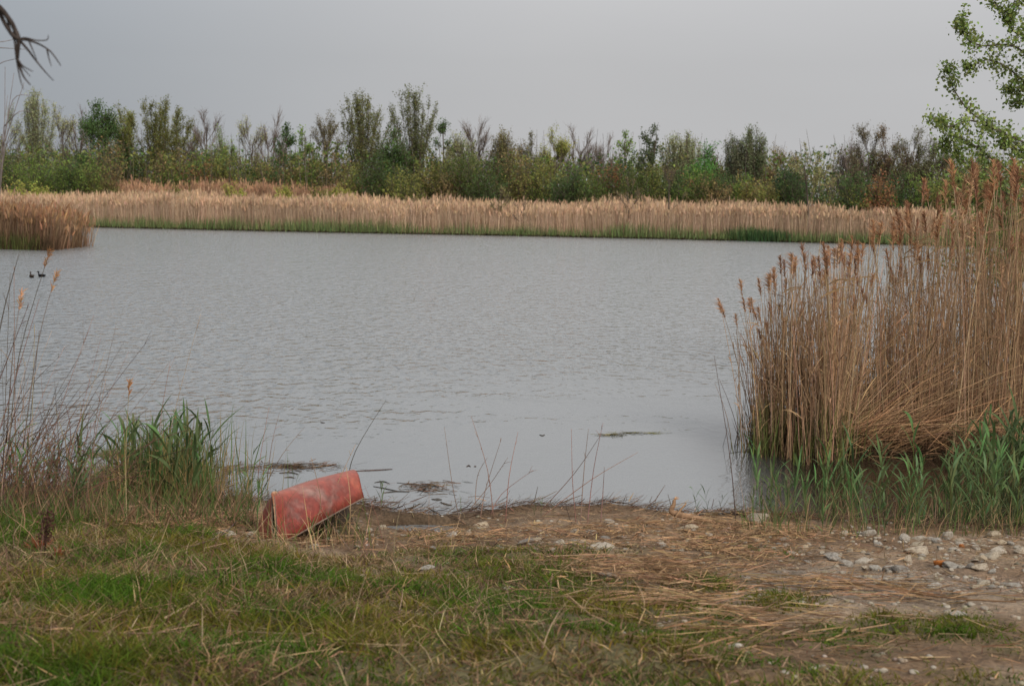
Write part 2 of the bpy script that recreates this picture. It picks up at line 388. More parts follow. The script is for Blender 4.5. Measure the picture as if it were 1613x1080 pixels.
# ------------------------------------------------------------------ where things grow (world masks laid out once from the photograph)
GB = np.array([(-400, 800), (0, 806), (200, 818), (330, 836), (400, 866), (560, 876), (700, 856), (860, 866), (950, 905), (1050, 930), (1200, 985), (1350, 1015), (1613, 1065), (2200, 1160)], float)
PATCH = [(1110, 922, 62, 16, 1), (1230, 950, 60, 16, .8), (1400, 985, 60, 18, .9), (1500, 990, 75, 20, 1), (1590, 1015, 40, 18, .7), (930, 872, 45, 10, .6), (880, 880, 50, 14, .8), (1000, 868, 30, 7, .5), (1180, 865, 25, 6, .5), (1100, 850, 20, 5, .5),
         (1310, 1010, 90, 25, .8), (1120, 1010, 70, 35, .9), (1240, 872, 20, 6, .6), (690, 845, 70, 8, .3)]
HOLE = [(1060, 985, 45, 12, .8), (1190, 1062, 60, 18, .9), (1420, 1050, 90, 14, .8), (1230, 985, 50, 10, .6), (800, 935, 40, 10, .5), (1000, 1000, 40, 8, .4), (650, 960, 60, 14, .35), (330, 880, 60, 10, .4)]
def grass_mask(x, y):
    P = np.stack([x, y, height(x, y)], -1)
    px, py = project(P)
    jit = 40 * (fbm(x * 1.7, y * 1.7, 61) - .5) 
    m = sstep(-10, 22, py + jit - np.interp(px, GB[:, 0], GB[:, 1]))
    for a, b, rx, ry, k in PATCH: m = np.maximum(m, k * np.exp(-(((px - a) / rx) ** 2 + ((py - b) / ry) ** 2) ** 1.5))
    for a, b, rx, ry, k in HOLE: m = m * (1 - k * np.exp(-(((px - a) / rx) ** 2 + ((py - b) / ry) ** 2) ** 1.5))
    m = m * sstep(.18, .52, fbm(x * 1.3, y * 1.3, 71) + .22 * sstep(700, 300, px) + .10)
    return np.clip(m, 0, 1), px, py

# ------------------------------------------------------------------ ground sheet, pond
def axis(parts):
    out = []
    for a, b, n in parts: out += list(np.linspace(a, b, n, endpoint=False))
    return np.array(out + [parts[-1][1]])
xs = axis([(-900, -120, 20), (-120, -7.5, 70), (-7.5, 8.5, 330), (8.5, 120, 70), (120, 900, 20)])
ys = axis([(-60, 3, 16), (3, 13.6, 260), (13.6, 20, 20), (20, 84, 16), (84, 150, 90), (150, 1500, 40)])
XX, YY = np.meshgrid(xs, ys); ZZ = height(XX, YY)
gm, gpx, gpy = grass_mask(XX.ravel(), np.where(YY.ravel() < 2, 2, YY.ravel()))
gm = gm.reshape(XX.shape)
s = near_shore(XX) - YY
dirt = np.array([.145, .090, .052]); pale = np.array([.22, .155, .10]); silt = np.array([.22, .195, .165]); wet = np.array([.075, .05, .03]); turf = np.array([.095, .085, .035])
K = dirt[None, None] * np.ones(XX.shape + (3,))
f = sstep(.42, .66, fbm(XX * .9, YY * .9, 81))[..., None]; K = K * (1 - f) + pale * f
ax, ay = ground(1350, 915)[:2]
f = (np.exp(-(((XX - ax) / .9) ** 2 + ((YY - ay) / .7) ** 2)) * .8)[..., None]; K = K * (1 - f) + silt * f
f = sstep(.45, .1, s)[..., None]; K = K * (1 - f) + wet * f
pudf = np.exp(-(((XX - PUD[0]) / .75) ** 2 + ((YY - PUD[1] - .2) / .45) ** 2))[..., None] * .9; K = K * (1 - pudf) + wet * pudf
hull_shade = np.exp(-(((XX + 1.35) / .55) ** 2 + ((YY - 10.85) / .5) ** 2) ** 1.5)[..., None] * .9; K = K * (1 - hull_shade) + wet * hull_shade  # wet mud tone under the boat, also painting its shade into the soil
f = (gm * .85)[..., None]; K = K * (1 - f) + turf * f
f = ((YY > 60) * 1.0)[..., None]; K = K * (1 - f) + np.array([.08, .07, .03]) * f
ny, nx = XX.shape
ii = (np.arange(ny - 1)[:, None] * nx + np.arange(nx - 1)[None]).ravel()
g = Geo(); g.add(np.stack([XX, YY, ZZ], -1), np.stack([ii, ii + 1, ii + nx + 1, ii + nx], -1), col=K.reshape(-1, 3))
g.obj('ground', M_soil, smooth=True, kind='structure', label='muddy pond bank with short grass and bare soil, and far shore')
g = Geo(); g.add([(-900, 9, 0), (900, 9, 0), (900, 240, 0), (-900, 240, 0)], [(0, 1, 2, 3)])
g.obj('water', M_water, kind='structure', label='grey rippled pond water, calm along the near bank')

# ------------------------------------------------------------------ grass, litter
def scatter(n, y0, y1, spread=.36, pad=.8):
    y = RNG.uniform(y0, y1, n * 2); x = RNG.uniform(-1, 1, n * 2) * (spread * y1 + pad)
    k = np.abs(x) < spread * y + pad
    return x[k][:n], y[k][:n]
def grass():
    g = Geo(); x, y = scatter(330000, 4.2, 12.6)
    m, px, py = grass_mask(x, y)
    k = (RNG.random(len(x)) < m * (.25 + .75 * sstep(.30, .5, fbm(x * 3.3, y * 3.3, 117)))) & (near_shore(x) - y > .12); x, y, px, py, m = x[k], y[k], px[k], py[k], m[k]
    n = len(x)
    cl = fbm(x * 2.2, y * 2.2, 91); dry = fbm(x * 1.1, y * 1.1, 95)
    tall = (.014 + .11 * cl ** 2.2 + .05 * sstep(800, 250, px) + .03 * RNG.random(n)) * RNG.uniform(.5, 1.3, n) * (.55 + .45 * m)
    isdry = RNG.random(n) < np.clip(.24 + 2.2 * (dry - .47) + .18 * sstep(980, 880, py), .06, .8)
    green = shade((.050, .092, .009), n, .28, .10); yel = shade((.115, .102, .016), n, .25, .1)
    q = sstep(.4, .65, fbm(x * 1.9, y * 1.9, 97))[:, None]
    col = green * (1 - q) + yel * q
    dr = shade((.24, .165, .085), n, .35, .08); br = shade((.12, .075, .042), n, .35, .08)
    pick = (RNG.random(n) < .45)[:, None]
    col = np.where(isdry[:, None], np.where(pick, br, dr), col)
    B = np.stack([x, y, height(x, y) - .004], 1)
    lean = RNG.normal(0, .45, (n, 2)); D = np.concatenate([lean * np.where(isdry, 1.9, 1)[:, None], np.ones((n, 1))], 1)
    bend = np.concatenate([RNG.normal(0, .5, (n, 2)) * tall[:, None], -np.abs(RNG.normal(0, .25, (n, 1))) * tall[:, None]], 1)
    ribbons(g, B, D, tall, RNG.uniform(.004, .0095, n), bend, 2, col, tipcol=col * 1.1)
    g.obj('grass', M_blade, kind='stuff', label='short green grass mixed with dry brown blades on the bank')
    # taller dry wisps
    g = Geo(); x, y = scatter(11000, 4.2, 11.8); m, px, py = grass_mask(x, y)
    k = RNG.random(len(x)) < m * sstep(1250, 500, px) * (.3 + .7 * sstep(.4, .6, fbm(x * 1.2, y * 1.2, 99))); x, y, px = x[k], y[k], px[k]; n = len(x)
    B = np.stack([x, y, height(x, y)], 1); Ln = RNG.uniform(.05, .21, n)
    D = np.concatenate([RNG.normal(0, .7, (n, 2)), np.ones((n, 1))], 1)
    bend = np.concatenate([RNG.normal(0, .35, (n, 2)) * Ln[:, None], -RNG.random((n, 1)) * .35 * Ln[:, None]], 1)
    c = np.where((RNG.random(n) < .5)[:, None], shade((.34, .26, .15), n, .25), shade((.15, .095, .065), n, .25))
    ribbons(g, B, D, Ln, RNG.uniform(.002, .005, n), bend, 4, c)
    g.obj('dry_grass', M_straw, kind='stuff', label='dry tan and brown grass wisps standing in the turf')
grass()

def litter():
    g = Geo()
    def lay(x, y, lo, hi, wlo, whi, cols, dark=.25, lift=.03, ang=None):
        k = (((x - PUD[0]) / .38) ** 2 + ((y - PUD[1]) / .27) ** 2 > 1) | (RNG.random(len(x)) < .05); x, y = x[k], y[k]
        n = len(x); z = height(x, y)
        a = RNG.uniform(0, 2 * math.pi, n) if ang is None else RNG.normal(ang, .5, n)
        D = np.stack([np.cos(a), np.sin(a), RNG.normal(0, .10, n)], 1); Ln = RNG.uniform(lo, hi, n) ** 1.0
        B = np.stack([x, y, z + RNG.uniform(.002, lift, n)], 1) - D * (Ln / 2)[:, None]
        E = B + D * Ln[:, None]
        B[:, 2] = np.maximum(B[:, 2], height(B[:, 0], B[:, 1]) + .004); E[:, 2] = np.maximum(E[:, 2], height(E[:, 0], E[:, 1]) + .004)
        D2 = E - B; Ln = np.linalg.norm(D2, axis=1)
        side = np.stack([-np.sin(a), np.cos(a), RNG.normal(0, .5, n)], 1)
        c = shade(cols, n, .25, .06); dk = (RNG.random(n) < dark)[:, None]; c = np.where(dk, c * np.array([.45, .40, .38]), c)
        ribbons(g, B, D2, Ln, RNG.uniform(wlo, whi, n), RNG.normal(0, .02, (n, 3)) * Ln[:, None], 2, c, prof=(.8, 1, .5), side=side)
    # general scatter over the dirt
    x, y = scatter(22000, 5.2, 12.6); m, px, py = grass_mask(x, y); s = near_shore(x) - y
    k = (RNG.random(len(x)) < (1 - m * .8) * (.25 + .75 * sstep(.42, .6, fbm(x * 1.6, y * 1.6, 103)))) & (s > .05) ; lay(x[k], y[k], .02, .13, .002, .007, (.25, .16, .09), .45)
    # straw drifts
    for (a, b, rx, ry, num, ang) in ((1190, 840, 130, 26, 2800, None), (1010, 905, 150, 26, 900, None), (1080, 905, 110, 14, 300, .15), (1130, 872, 120, 22, 1100, None), (930, 845, 200, 18, 1500, None), (1330, 925, 130, 14, 260, -.12), (720, 850, 110, 14, 500, None),
                                     (480, 850, 110, 14, 700, None), (300, 825, 150, 22, 2400, None), (1050, 950, 150, 20, 350, .1), (1420, 940, 160, 12, 160, -.1), (1230, 1000, 200, 40, 220, .2)):
        P = np.array([ground(a + RNG.normal(0, rx / 2), b + RNG.normal(0, ry / 2)) for _ in range(60)])
        c = P.mean(0); sd = P.std(0)
        x = RNG.normal(c[0], sd[0] * 1.0, num); y = RNG.normal(c[1], max(sd[1], .1), num)
        k = near_shore(x) - y > .08
        lay(x[k], y[k], .03, .17 if ang is None else .36, .003, .009, (.31, .19, .10), .38, .06, ang)
    x, y = scatter(9000, 4.3, 11.5); m, px, py = grass_mask(x, y); k = RNG.random(len(x)) < m * (.15 + .85 * sstep(.45, .62, fbm(x * 1.4, y * 1.4, 107))); lay(x[k], y[k], .05, .28, .003, .007, (.25, .165, .09), .45, .06)
    g.obj('straw_litter', M_straw, kind='stuff', label='broken dry reed straw strewn over the bare bank')
    # the dark wrack line along the water's edge
    g = Geo(); n = 6500
    x = RNG.uniform(-5.6, 6.0, n); s = RNG.normal(.16, .13, n)
    e = np.exp(-((x + .65) / .6) ** 2); s = s + RNG.normal(0, .35, n) * e
    y = near_shore(x) - s; z = np.maximum(height(x, y), 0)
    k = (((x - PUD[0]) / .36) ** 2 + ((y - PUD[1]) / .25) ** 2 > 1) | (RNG.random(n) < .06); x, y, z = x[k], y[k], z[k]; n = len(x)
    a = RNG.normal(0, .55, n); D = np.stack([np.cos(a), np.sin(a), RNG.normal(0, .16, n)], 1); Ln = RNG.uniform(.04, .22, n)
    B = np.stack([x, y, z + RNG.uniform(0, .05, n) * (.4 + fbm(x * 2.3, y * 2.3, 9))], 1)
    c = shade((.085, .05, .032), n, .4, .08); lt = (RNG.random(n) < .2)[:, None]; c = np.where(lt, shade((.24, .15, .085), n, .3), c)
    ribbons(g, B, D, Ln, RNG.uniform(.003, .009, n), RNG.normal(0, .04, (n, 3)), 2, c, prof=(.8, 1, .5))
    g.obj('wrack', M_straw, kind='stuff', label='dark wet plant wrack along the water line')
litter()

# ------------------------------------------------------------------ stones
def ico(sub):
    p = (1 + 5 ** .5) / 2
    V = [np.array(v, float) for v in ((-1, p, 0), (1, p, 0), (-1, -p, 0), (1, -p, 0), (0, -1, p), (0, 1, p), (0, -1, -p), (0, 1, -p), (p, 0, -1), (p, 0, 1), (-p, 0, -1), (-p, 0, 1))]
    V = [v / np.linalg.norm(v) for v in V]
    F = [(0, 11, 5), (0, 5, 1), (0, 1, 7), (0, 7, 10), (0, 10, 11), (1, 5, 9), (5, 11, 4), (11, 10, 2), (10, 7, 6), (7, 1, 8), (3, 9, 4), (3, 4, 2), (3, 2, 6), (3, 6, 8), (3, 8, 9), (4, 9, 5), (2, 4, 11), (6, 2, 10), (8, 6, 7), (9, 8, 1)]
    for _ in range(sub):
        mid = {}; F2 = []
        def mp_(a, b):
            k = (min(a, b), max(a, b))
            if k not in mid: v = V[a] + V[b]; V.append(v / np.linalg.norm(v)); mid[k] = len(V) - 1
            return mid[k]
        for a, b, c in F: x, y, z = mp_(a, b), mp_(b, c), mp_(c, a); F2 += [(a, x, z), (b, y, x), (c, z, y), (x, y, z)]
        F = F2
    return np.array(V), np.array(F)
IV, IF = ico(1); IV2, IF2 = ico(2)
def stone_mesh(i, tintc=(1, 1, 1), sub=2):
    V, F = (IV2.copy(), IF2) if sub == 2 else (IV.copy(), IF)
    V = V * (1 + .20 * (fbm(V[:, 0] * 1.6 + i * 7, V[:, 1] * 1.6 + V[:, 2] * 1.3, 200 + i) - .5)[:, None] * 2)
    for q in range(10):                       # broken flat faces
        d = rdir(1)[0]; h = .42 + .3 * random.random(); o = V @ d - h
        V = np.where((o > 0)[:, None], V - d * (o * .85)[:, None], V)
    V = V * np.array([.5, .5, .5]) / np.abs(V).max(0)
    return Geo().add(V, T=F, col=tintc).mesh('stone', smooth=False)
STV = [stone_mesh(i, tc) for i, tc in enumerate([(1, 1, 1), (1.05, 1, .92), (.92, .94, .97), (1, .97, .9), (.75, .77, .8), (1.1, 1.08, 1.05), (.9, .84, .74), (1, .93, .8), (.6, .6, .62), (1.05, .95, .8)])]
STO = stone_mesh(20, (1.0, .38, .10))
for me in STV + [STO]: me.materials.append(M_stone)
STONES = [  # px, py (foot), width px, height px, variant, own label
 (1196, 828, 44, 26, 3, 'large pale boulder at water edge behind the straw drift'), (1084, 838, 36, 15, 7, 'flat sandy slab lying below the curled driftwood'),
 (1331, 843, 22, 14, 5, 'white stone at the foot of the green shoots, left of a wide one'), (1367, 845, 32, 12, 0, 'wide low white stone under the green shoots'),
 (1384, 861, 18, 12, 2, 'small grey stone below the wide low white stone'), (1450, 851, 28, 11, 5, 'ragged white stone at water edge left of the upright one'),
 (1492, 849, 22, 17, 0, 'upright pale stone leaning at the dark water edge'), (1476, 855, 20, 12, 2, 'small pale stone touching the left of the upright stone'),
 (1516, 853, 24, 9, 6, 'low brown stone right of the upright pale stone'), (1449, 873, 46, 17, 1, 'long cream boulder, largest on the right bank'),
 (1447, 860, 30, 10, 6, 'dull tan stone just behind the long cream boulder'), (1566, 847, 28, 17, 7, 'tan rounded stone standing in the shallow by the right shoots'),
 (1574, 872, 28, 18, 5, 'whitish block resting on another stone near the right edge'), (1566, 882, 34, 18, 3, 'pale stone under the whitish block near the right edge'),
 (1312, 880, 34, 11, 2, 'flat grey stone half buried left of two small ones'), (1334, 891, 24, 13, 4, 'grey pointed stone on the bare silt'),
 (1362, 887, 30, 12, 5, 'broken white stone on silt right of the grey pointed one'), (1432, 886, 16, 16, 1, 'small yellowish upright stone below the long boulder'),
 (1380, 899, 24, 12, 2, 'blue grey stone on the silt patch'), (1502, 894, 30, 11, 4, 'dark grey stone right of the orange fragment'),
 (1547, 899, 34, 14, 1, 'broad low pale stone right of the dark grey stone'), (1423, 902, 34, 16, 8, 'dark cracked grey stone on the silt patch'),
 (1415, 915, 18, 9, 5, 'bright white chip at the foot of the dark cracked stone'), (1438, 916, 20, 12, 8, 'small charcoal stone right of the white chip'),
 (1476, 928, 32, 15, 2, 'rounded grey stone nearest to the grass on the dirt track'), (1598, 928, 30, 14, 4, 'grey half buried stone at the right edge of the dirt'),
 (759, 832, 30, 14, 9, 'yellowish stone on top of the dark wrack ridge'), (738, 842, 16, 12, 1, 'small cream stone in front of the wrack ridge'),
 (942, 867, 36, 12, 5, 'whitish crumbled stone patch in the middle of the bank'), (957, 907, 34, 8, 2, 'flat pale slab among the straw and grass'),
 (350, 845, 44, 16, 5, 'white stone lying left of the red boat'), (394, 846, 28, 14, 0, 'pale stone next to the bow of the red boat'),
 (492, 864, 20, 13, 3, 'white stone under the propped edge of the red boat'), (602, 834, 20, 13, 6, 'brown rounded stone right of the red boat'),
 (581, 838, 14, 12, 5, 'small white stone at the right end of the red boat'), (800, 930, 24, 8, 5, 'white stone sunk in the middle of the grass'),
 (672, 897, 28, 10, 2, 'grey flat stone in grass below the puddle'), (1174, 915, 26, 9, 0, 'pale flat stone at the lower edge of the straw'),
]
for px, py, wpx, hpx, v, lab in STONES:
    p = ground(px, py); k = p[1] / FPX
    o = link('stone', STV[v], loc=(p[0], p[1] + wpx * k * .3, gz(p[0], p[1] + wpx * k * .3) + hpx * k * .12), label=lab, category='stone', group='stones on the bank')
    o.scale = (wpx * k, wpx * k * random.uniform(.6, .9), hpx * k * 1.25); o.rotation_euler = (random.uniform(-.15, .15), random.uniform(-.15, .15), random.uniform(-.5, .5))
p = ground(1484, 892); o = link('brick_fragment', STO, loc=(p[0], p[1] + .03, p[2] + .01), label='bright orange broken fragment among the grey stones', category='fragment'); o.scale = (.10, .07, .05)
p = ground(1516, 863); o = link('brick_fragment', STO, loc=(p[0], p[1] + .02, p[2] + .01), label='tiny orange fragment between pale stones by the water', category='fragment'); o.scale = (.045, .04, .035)
def small_stones():
    n = 0
    while n < 190:
        px = random.uniform(820, 1640) if random.random() < .8 else random.uniform(560, 1000)
        px = max(px, random.uniform(560, 1640)) if random.random() < .5 else px
        py = random.gauss(872, 34) if px > 1240 else random.gauss(850, 18)
        if not 815 < py < 1000: continue
        p = ground(px, py); m, _, _ = grass_mask(np.array([p[0]]), np.array([p[1]]))
        if m[0] > .5 or near_shore(p[0]) - p[1] < .12 or vnoise(p[0] * 1.7, p[1] * 1.7, 77) < random.uniform(.2, .6): continue
        sz = random.choice((.02, .03, .03, .04, .05, .07)) * random.uniform(.8, 1.3)
        o = link('small_stone', random.choice(STV), loc=(p[0], p[1], p[2] + sz * .12), label='small pale pebble half sunk in the bare dirt of the bank', category='stone', group='small pebbles in the dirt')
        o.scale = (sz * random.uniform(1, 1.5), sz, sz * random.uniform(.5, .8)); o.rotation_euler = (random.uniform(-.3, .3), random.uniform(-.3, .3), random.uniform(0, 6.3)); n += 1
small_stones()
def gravel():
    g = Geo(); x, y = scatter(5200, 5.5, 12.6); m, px, py = grass_mask(x, y); s = near_shore(x) - y
    k = (RNG.random(len(x)) < (1 - m) * (.3 + .7 * sstep(700, 1400, px)) * sstep(.38, .62, fbm(x * 1.5, y * 1.5, 111))) & (s > .1); x, y = x[k], y[k]
    for i in range(len(x)):
        sz = RNG.uniform(.006, .022); V = IV * (np.array([1, .9, .6]) * sz) * (1 + RNG.normal(0, .12, (len(IV), 1)))
        g.add(V + np.array([x[i], y[i], gz(x[i], y[i]) + sz * .2]), T=IF, col=shade((.95, .9, .82), 1, .22, .04)[0])
    g.obj('gravel', M_stone, kind='stuff', label='fine pale gravel scattered on the dirt')
gravel()

# ------------------------------------------------------------------ the upturned red boat
def boat():
    m, t = mat_new('faded_red_hull'); o = N(t, 'ShaderNodeOutputMaterial'); p = N(t, 'ShaderNodeBsdfPrincipled')
    tcn = N(t, 'ShaderNodeTexCoord')
    n1 = N(t, 'ShaderNodeTexNoise'); n1.inputs['Scale'].default_value = 3.2; n1.inputs['Detail'].default_value = 7; n1.inputs['Roughness'].default_value = .6
    n2 = N(t, 'ShaderNodeTexNoise'); n2.inputs['Scale'].default_value = 30; n2.inputs['Detail'].default_value = 5
    mpn = N(t, 'ShaderNodeMapping'); mpn.inputs['Location'].default_value = (.35, .1, 1.4); L(t, tcn.outputs['Object'], mpn.inputs[0])
    L(t, mpn.outputs[0], n1.inputs['Vector']); L(t, tcn.outputs['Object'], n2.inputs['Vector'])
    r = N(t, 'ShaderNodeValToRGB'); e = r.color_ramp.elements; e.new(.5); e.new(.62)
    for i, (ps, cl) in enumerate([(.30, (.27, .068, .038)), (.46, (.215, .034, .022)), (.58, (.165, .036, .026)), (.70, (.20, .11, .09))]): e[i].position = ps; e[i].color = (*cl, 1)
    L(t, n1.outputs['Fac'], r.inputs[0])
    mr = N(t, 'ShaderNodeMapRange'); mr.inputs['From Min'].default_value = .3; mr.inputs['From Max'].default_value = .7; mr.inputs['To Min'].default_value = .68; mr.inputs['To Max'].default_value = 1.3; L(t, n2.outputs['Fac'], mr.inputs['Value'])
    mm = N(t, 'ShaderNodeMix', data_type='RGBA', blend_type='MULTIPLY'); mm.inputs['Factor'].default_value = 1; L(t, r.outputs[0], mm.inputs['A']); L(t, mr.outputs[0], mm.inputs['B'])
    # paler along the upturned bottom and towards the far end
    at = N(t, 'ShaderNodeAttribute', attribute_name='col'); m3 = N(t, 'ShaderNodeMix', data_type='RGBA'); sepc = N(t, 'ShaderNodeSeparateColor'); L(t, at.outputs['Color'], sepc.inputs[0])
    L(t, sepc.outputs[0], m3.inputs['Factor']); L(t, mm.outputs['Result'], m3.inputs['A']); m3.inputs['B'].default_value = (.38, .16, .095, 1)
    L(t, m3.outputs['Result'], p.inputs['Base Color']); p.inputs['Roughness'].default_value = .5; p.inputs['Specular IOR Level'].default_value = .35
    b = N(t, 'ShaderNodeBump'); b.inputs['Strength'].default_value = .15; b.inputs['Distance'].default_value = .01; L(t, n2.outputs['Fac'], b.inputs['Height']); L(t, b.outputs[0], p.inputs['Normal'])
    L(t, p.outputs[0], o.inputs['Surface'])
    inner = ramp_mat('boat_inside', 6, [(.3, (.020, .014, .010)), (.7, (.05, .035, .025))], .9, .2)
    rim = ramp_mat('boat_rim', 8, [(.3, (.07, .05, .04)), (.6, (.17, .12, .09)), (.8, (.28, .22, .17))], .7, .2)
    chalk = ramp_mat('worn_resin', 12, [(.35, (.25, .09, .05)), (.55, (.45, .33, .21)), (.8, (.30, .09, .05))], .8, .3)
    G = lambda px, py, Y: at_y(px, py, Y)
    gn = [G(437, 860, 10.25), G(470, 841, 10.40), G(505, 821, 10.58), G(541, 801, 10.78), G(573, 784, 11.0)]
    ke = [G(430, 779, 10.30), G(446, 772, 10.62), G(480, 762, 10.95), G(512, 759, 11.2), G(541, 757, 11.42)]
    gf = [G(430, 866, 10.27), G(400, 869, 10.5), G(424, 864, 10.95), G(505, 856, 11.3), G(570, 850, 11.55)]
    orig = (gn[0] + gf[-1]) / 2; orig[2] = gz(orig[0], orig[1])
    def cat(A, n):
        A = np.array(A); m_ = len(A); tt = np.linspace(0, m_ - 1, n); i = np.clip(np.floor(tt).astype(int), 0, m_ - 2); u = (tt - i)[:, None]
        p0 = A[np.clip(i - 1, 0, m_ - 1)]; p1 = A[i]; p2 = A[i + 1]; p3 = A[np.clip(i + 2, 0, m_ - 1)]
        return .5 * (2 * p1 + (p2 - p0) * u + (2 * p0 - 5 * p1 + 4 * p2 - p3) * u ** 2 + (3 * p1 - p0 - 3 * p2 + p3) * u ** 3)
    n = 29; gn, ke, gf = cat(gn, n), cat(ke, n), cat(gf, n)
    k = 25; th = np.linspace(0, math.pi, k); V = []; col = []
    for i in range(n):
        c = (gn[i] + gf[i]) / 2; a = gn[i] - c; bb = ke[i] - c
        q = i / (n - 1); e_ = 2 / (2.0 + .75 * min(1, q * 3))        # full round bilge amidships, sharper at the stem
        for tq in th:
            cx_ = math.copysign(abs(math.cos(tq)) ** e_, math.cos(tq)); sx_ = math.sin(tq) ** e_
            bow_ = np.array([.055, 0, .01]) * q ** 2 * math.sin(min(tq, math.pi / 2) * 2) if tq < math.pi / 2 else 0
            V.append(c + a * cx_ + bb * sx_ + bow_ - orig); f_ = sx_ ** 7 * .60 * (.5 + .5 * q) + .12 * q ** 3; col.append((f_, f_, f_))
    Q = [(i * k + j, i * k + j + 1, (i + 1) * k + j + 1, (i + 1) * k + j) for i in range(n - 1) for j in range(k - 1)]
    V = np.array(V)
    root = thing('upturned_boat', 'faded red boat hull lying upside down on the bank at the water edge', 'boat', tuple(orig))
    h = Geo().add(V, Q, col=np.array(col)).obj('hull', m, root, smooth=True)
    md = h.modifiers.new('shell', 'SOLIDIFY'); md.thickness = .012; md.offset = 0; h.data.materials.append(inner); h.data.materials.append(rim)
    md.material_offset = 1; md.material_offset_rim = 2
    md.use_flip_normals = False
    # which side is outside: make sure the polygons face away from the middle
    bpy.context.view_layer.update()
    cen = V.mean(0); nrm = np.array([pl.normal[:] for pl in h.data.polygons]); pc = np.array([pl.center[:] for pl in h.data.polygons])
    if np.mean(np.sum(nrm * (pc - cen), 1)) < 0: h.data.flip_normals()
    gg = Geo(); tube(gg, gn - orig + np.array([0, -.004, 0]), np.full(n, .007), 6); gg.obj('gunwale', rim, root, smooth=True)
    gg = Geo(); tube(gg, gf - orig, np.full(n, .011), 6); gg.obj('gunwale', rim, root, smooth=True)
    st = [V[j] for j in range(0, k)]          # stem section at the near end
    stp = np.array([V[j] for j in range(3, k // 2 + 1)]) + np.array([-.004, -.012, 0])
    gg = Geo(); tube(gg, stp, np.linspace(.004, .009, len(stp)), 6); gg.obj('stem_band', chalk, root, smooth=True)
    kl = np.array([V[i * k + k // 2] for i in range(0, 5)]) + np.array([0, -.004, .004])
    gg = Geo(); tube(gg, kl, [.014, .02, .018, .012, .005], 6); gg.obj('worn_patch', chalk, root, smooth=True)
    # a broken crosspiece under the hull
    mid = 19; gg = Geo(); tube(gg, [gn[mid] - orig + np.array([0, .02, -.03]), (gn[mid] + gf[mid]) / 2 - orig, gf[mid] - orig + np.array([0, 0, .04])], [.018] * 3, 6); gg.obj('thwart', inner, root)
boat()

# ------------------------------------------------------------------ far shore: reed belt, island
TAN = (.51, .372, .258)
def belt(name, xf, depth0, depth1, n, h0, hs, col, label, wlo=.02, whi=.05, plume=.5, slope=None):
    g = Geo(); x = RNG.uniform(*xf, n); d = depth0 + (depth1 - depth0) * RNG.random(n) ** 1.7
    y = far_shore(x) + d; B = np.stack([x, y, np.maximum(height(x, y), -.02)], 1)
    Ln = (h0 + hs * 2.6 * (fbm(x * .22, y * .2, 301) - .5) + RNG.normal(0, hs * .5, n))
    tone = (.72 + .56 * fbm(x * .5, y * .5, 305, 5))[:, None]
    c = shade(col, n, .16, .04) * tone
    D = np.concatenate([RNG.normal(0, .07, (n, 2)), np.ones((n, 1))], 1)
    ribbons(g, B, D, Ln, RNG.uniform(wlo, whi, n), RNG.normal(0, .10, (n, 3)) * np.array([1, 1, .2]), 2, c * np.array([.92, .88, .86]), prof=(1, .9, .35), tipcol=c)
    k = RNG.random(n) < plume; m = k.sum(); P = B[k] + unit(D[k]) * (Ln[k] - .25)[:, None]
    ribbons(g, P, D[k] + RNG.normal(0, .15, (m, 3)), RNG.uniform(.25, .5, m), RNG.uniform(.06, .14, m), RNG.normal(0, .06, (m, 3)), 2, c[k] * np.array([.92, .84, .76]), prof=(.5, 1, .1))
    return g.obj(name, M_straw, kind='stuff', label=label)
belt('reed_belt', (-62, 62), 0.2, 15, 70000, 2.02, .42, TAN, 'belt of dry tan reeds along the far shore', .012, .032)
belt('rear_reed_belt', (-40, -12), 18, 26, 6500, 2.45, .6, (.40, .255, .165), 'rusty reeds behind the tan belt', plume=.8)
def far_green():
    g = Geo(); n = 22000; x = RNG.uniform(-60, 60, n); y = far_shore(x) + RNG.random(n) ** 1.5 * 1.2 - .45
    q = sstep(.30, .55, fbm(x * .16, x * 0 + 8, 311)); k = RNG.random(n) < .4 + .6 * q; x, y = x[k], y[k]; n = len(x)
    B = np.stack([x, y, np.maximum(height(x, y), -.02)], 1); c = shade((.155, .195, .075), n, .25, .08)
    D = np.concatenate([RNG.normal(0, .12, (n, 2)), np.ones((n, 1))], 1)
    ribbons(g, B, D, RNG.uniform(.35, 1.1, n) * (.45 + 1.1 * fbm(x * .35, y * .35, 313)), RNG.uniform(.02, .05, n), RNG.normal(0, .06, (n, 3)), 2, c)
    # dark green rushes in one place of the right part
    n = 900; P0 = at_z(1178, 378); x = RNG.normal(P0[0], 1.0, n); y = far_shore(x) + RNG.uniform(-.6, .3, n)
    B = np.stack([x, y, np.maximum(height(x, y), -.02)], 1); c = shade((.05, .095, .035), n, .2, .08)
    ribbons(g, B, np.concatenate([RNG.normal(0, .12, (n, 2)), np.ones((n, 1))], 1), RNG.uniform(.6, 1.0, n), .05, RNG.normal(0, .06, (n, 3)), 2, c)
    g.obj('shore_sedge', M_blade, kind='stuff', label='green sedge fringe at the foot of the far reeds')
    g = Geo(); n = 5000; x = RNG.uniform(-60, 60, n); y = far_shore(x) - .35 - RNG.random(n) * .2
    B = np.stack([x, y, np.zeros(n) - .01], 1)
    ribbons(g, B, np.concatenate([RNG.normal(0, .5, (n, 2)), np.ones((n, 1))], 1), RNG.uniform(.08, .22, n), .08, np.zeros(3), 1, shade((.05, .038, .022), n, .25), prof=(1, .6))
    g.obj('shore_thatch', M_straw, kind='stuff', label='dark dead stems at the far waterline')
far_green()
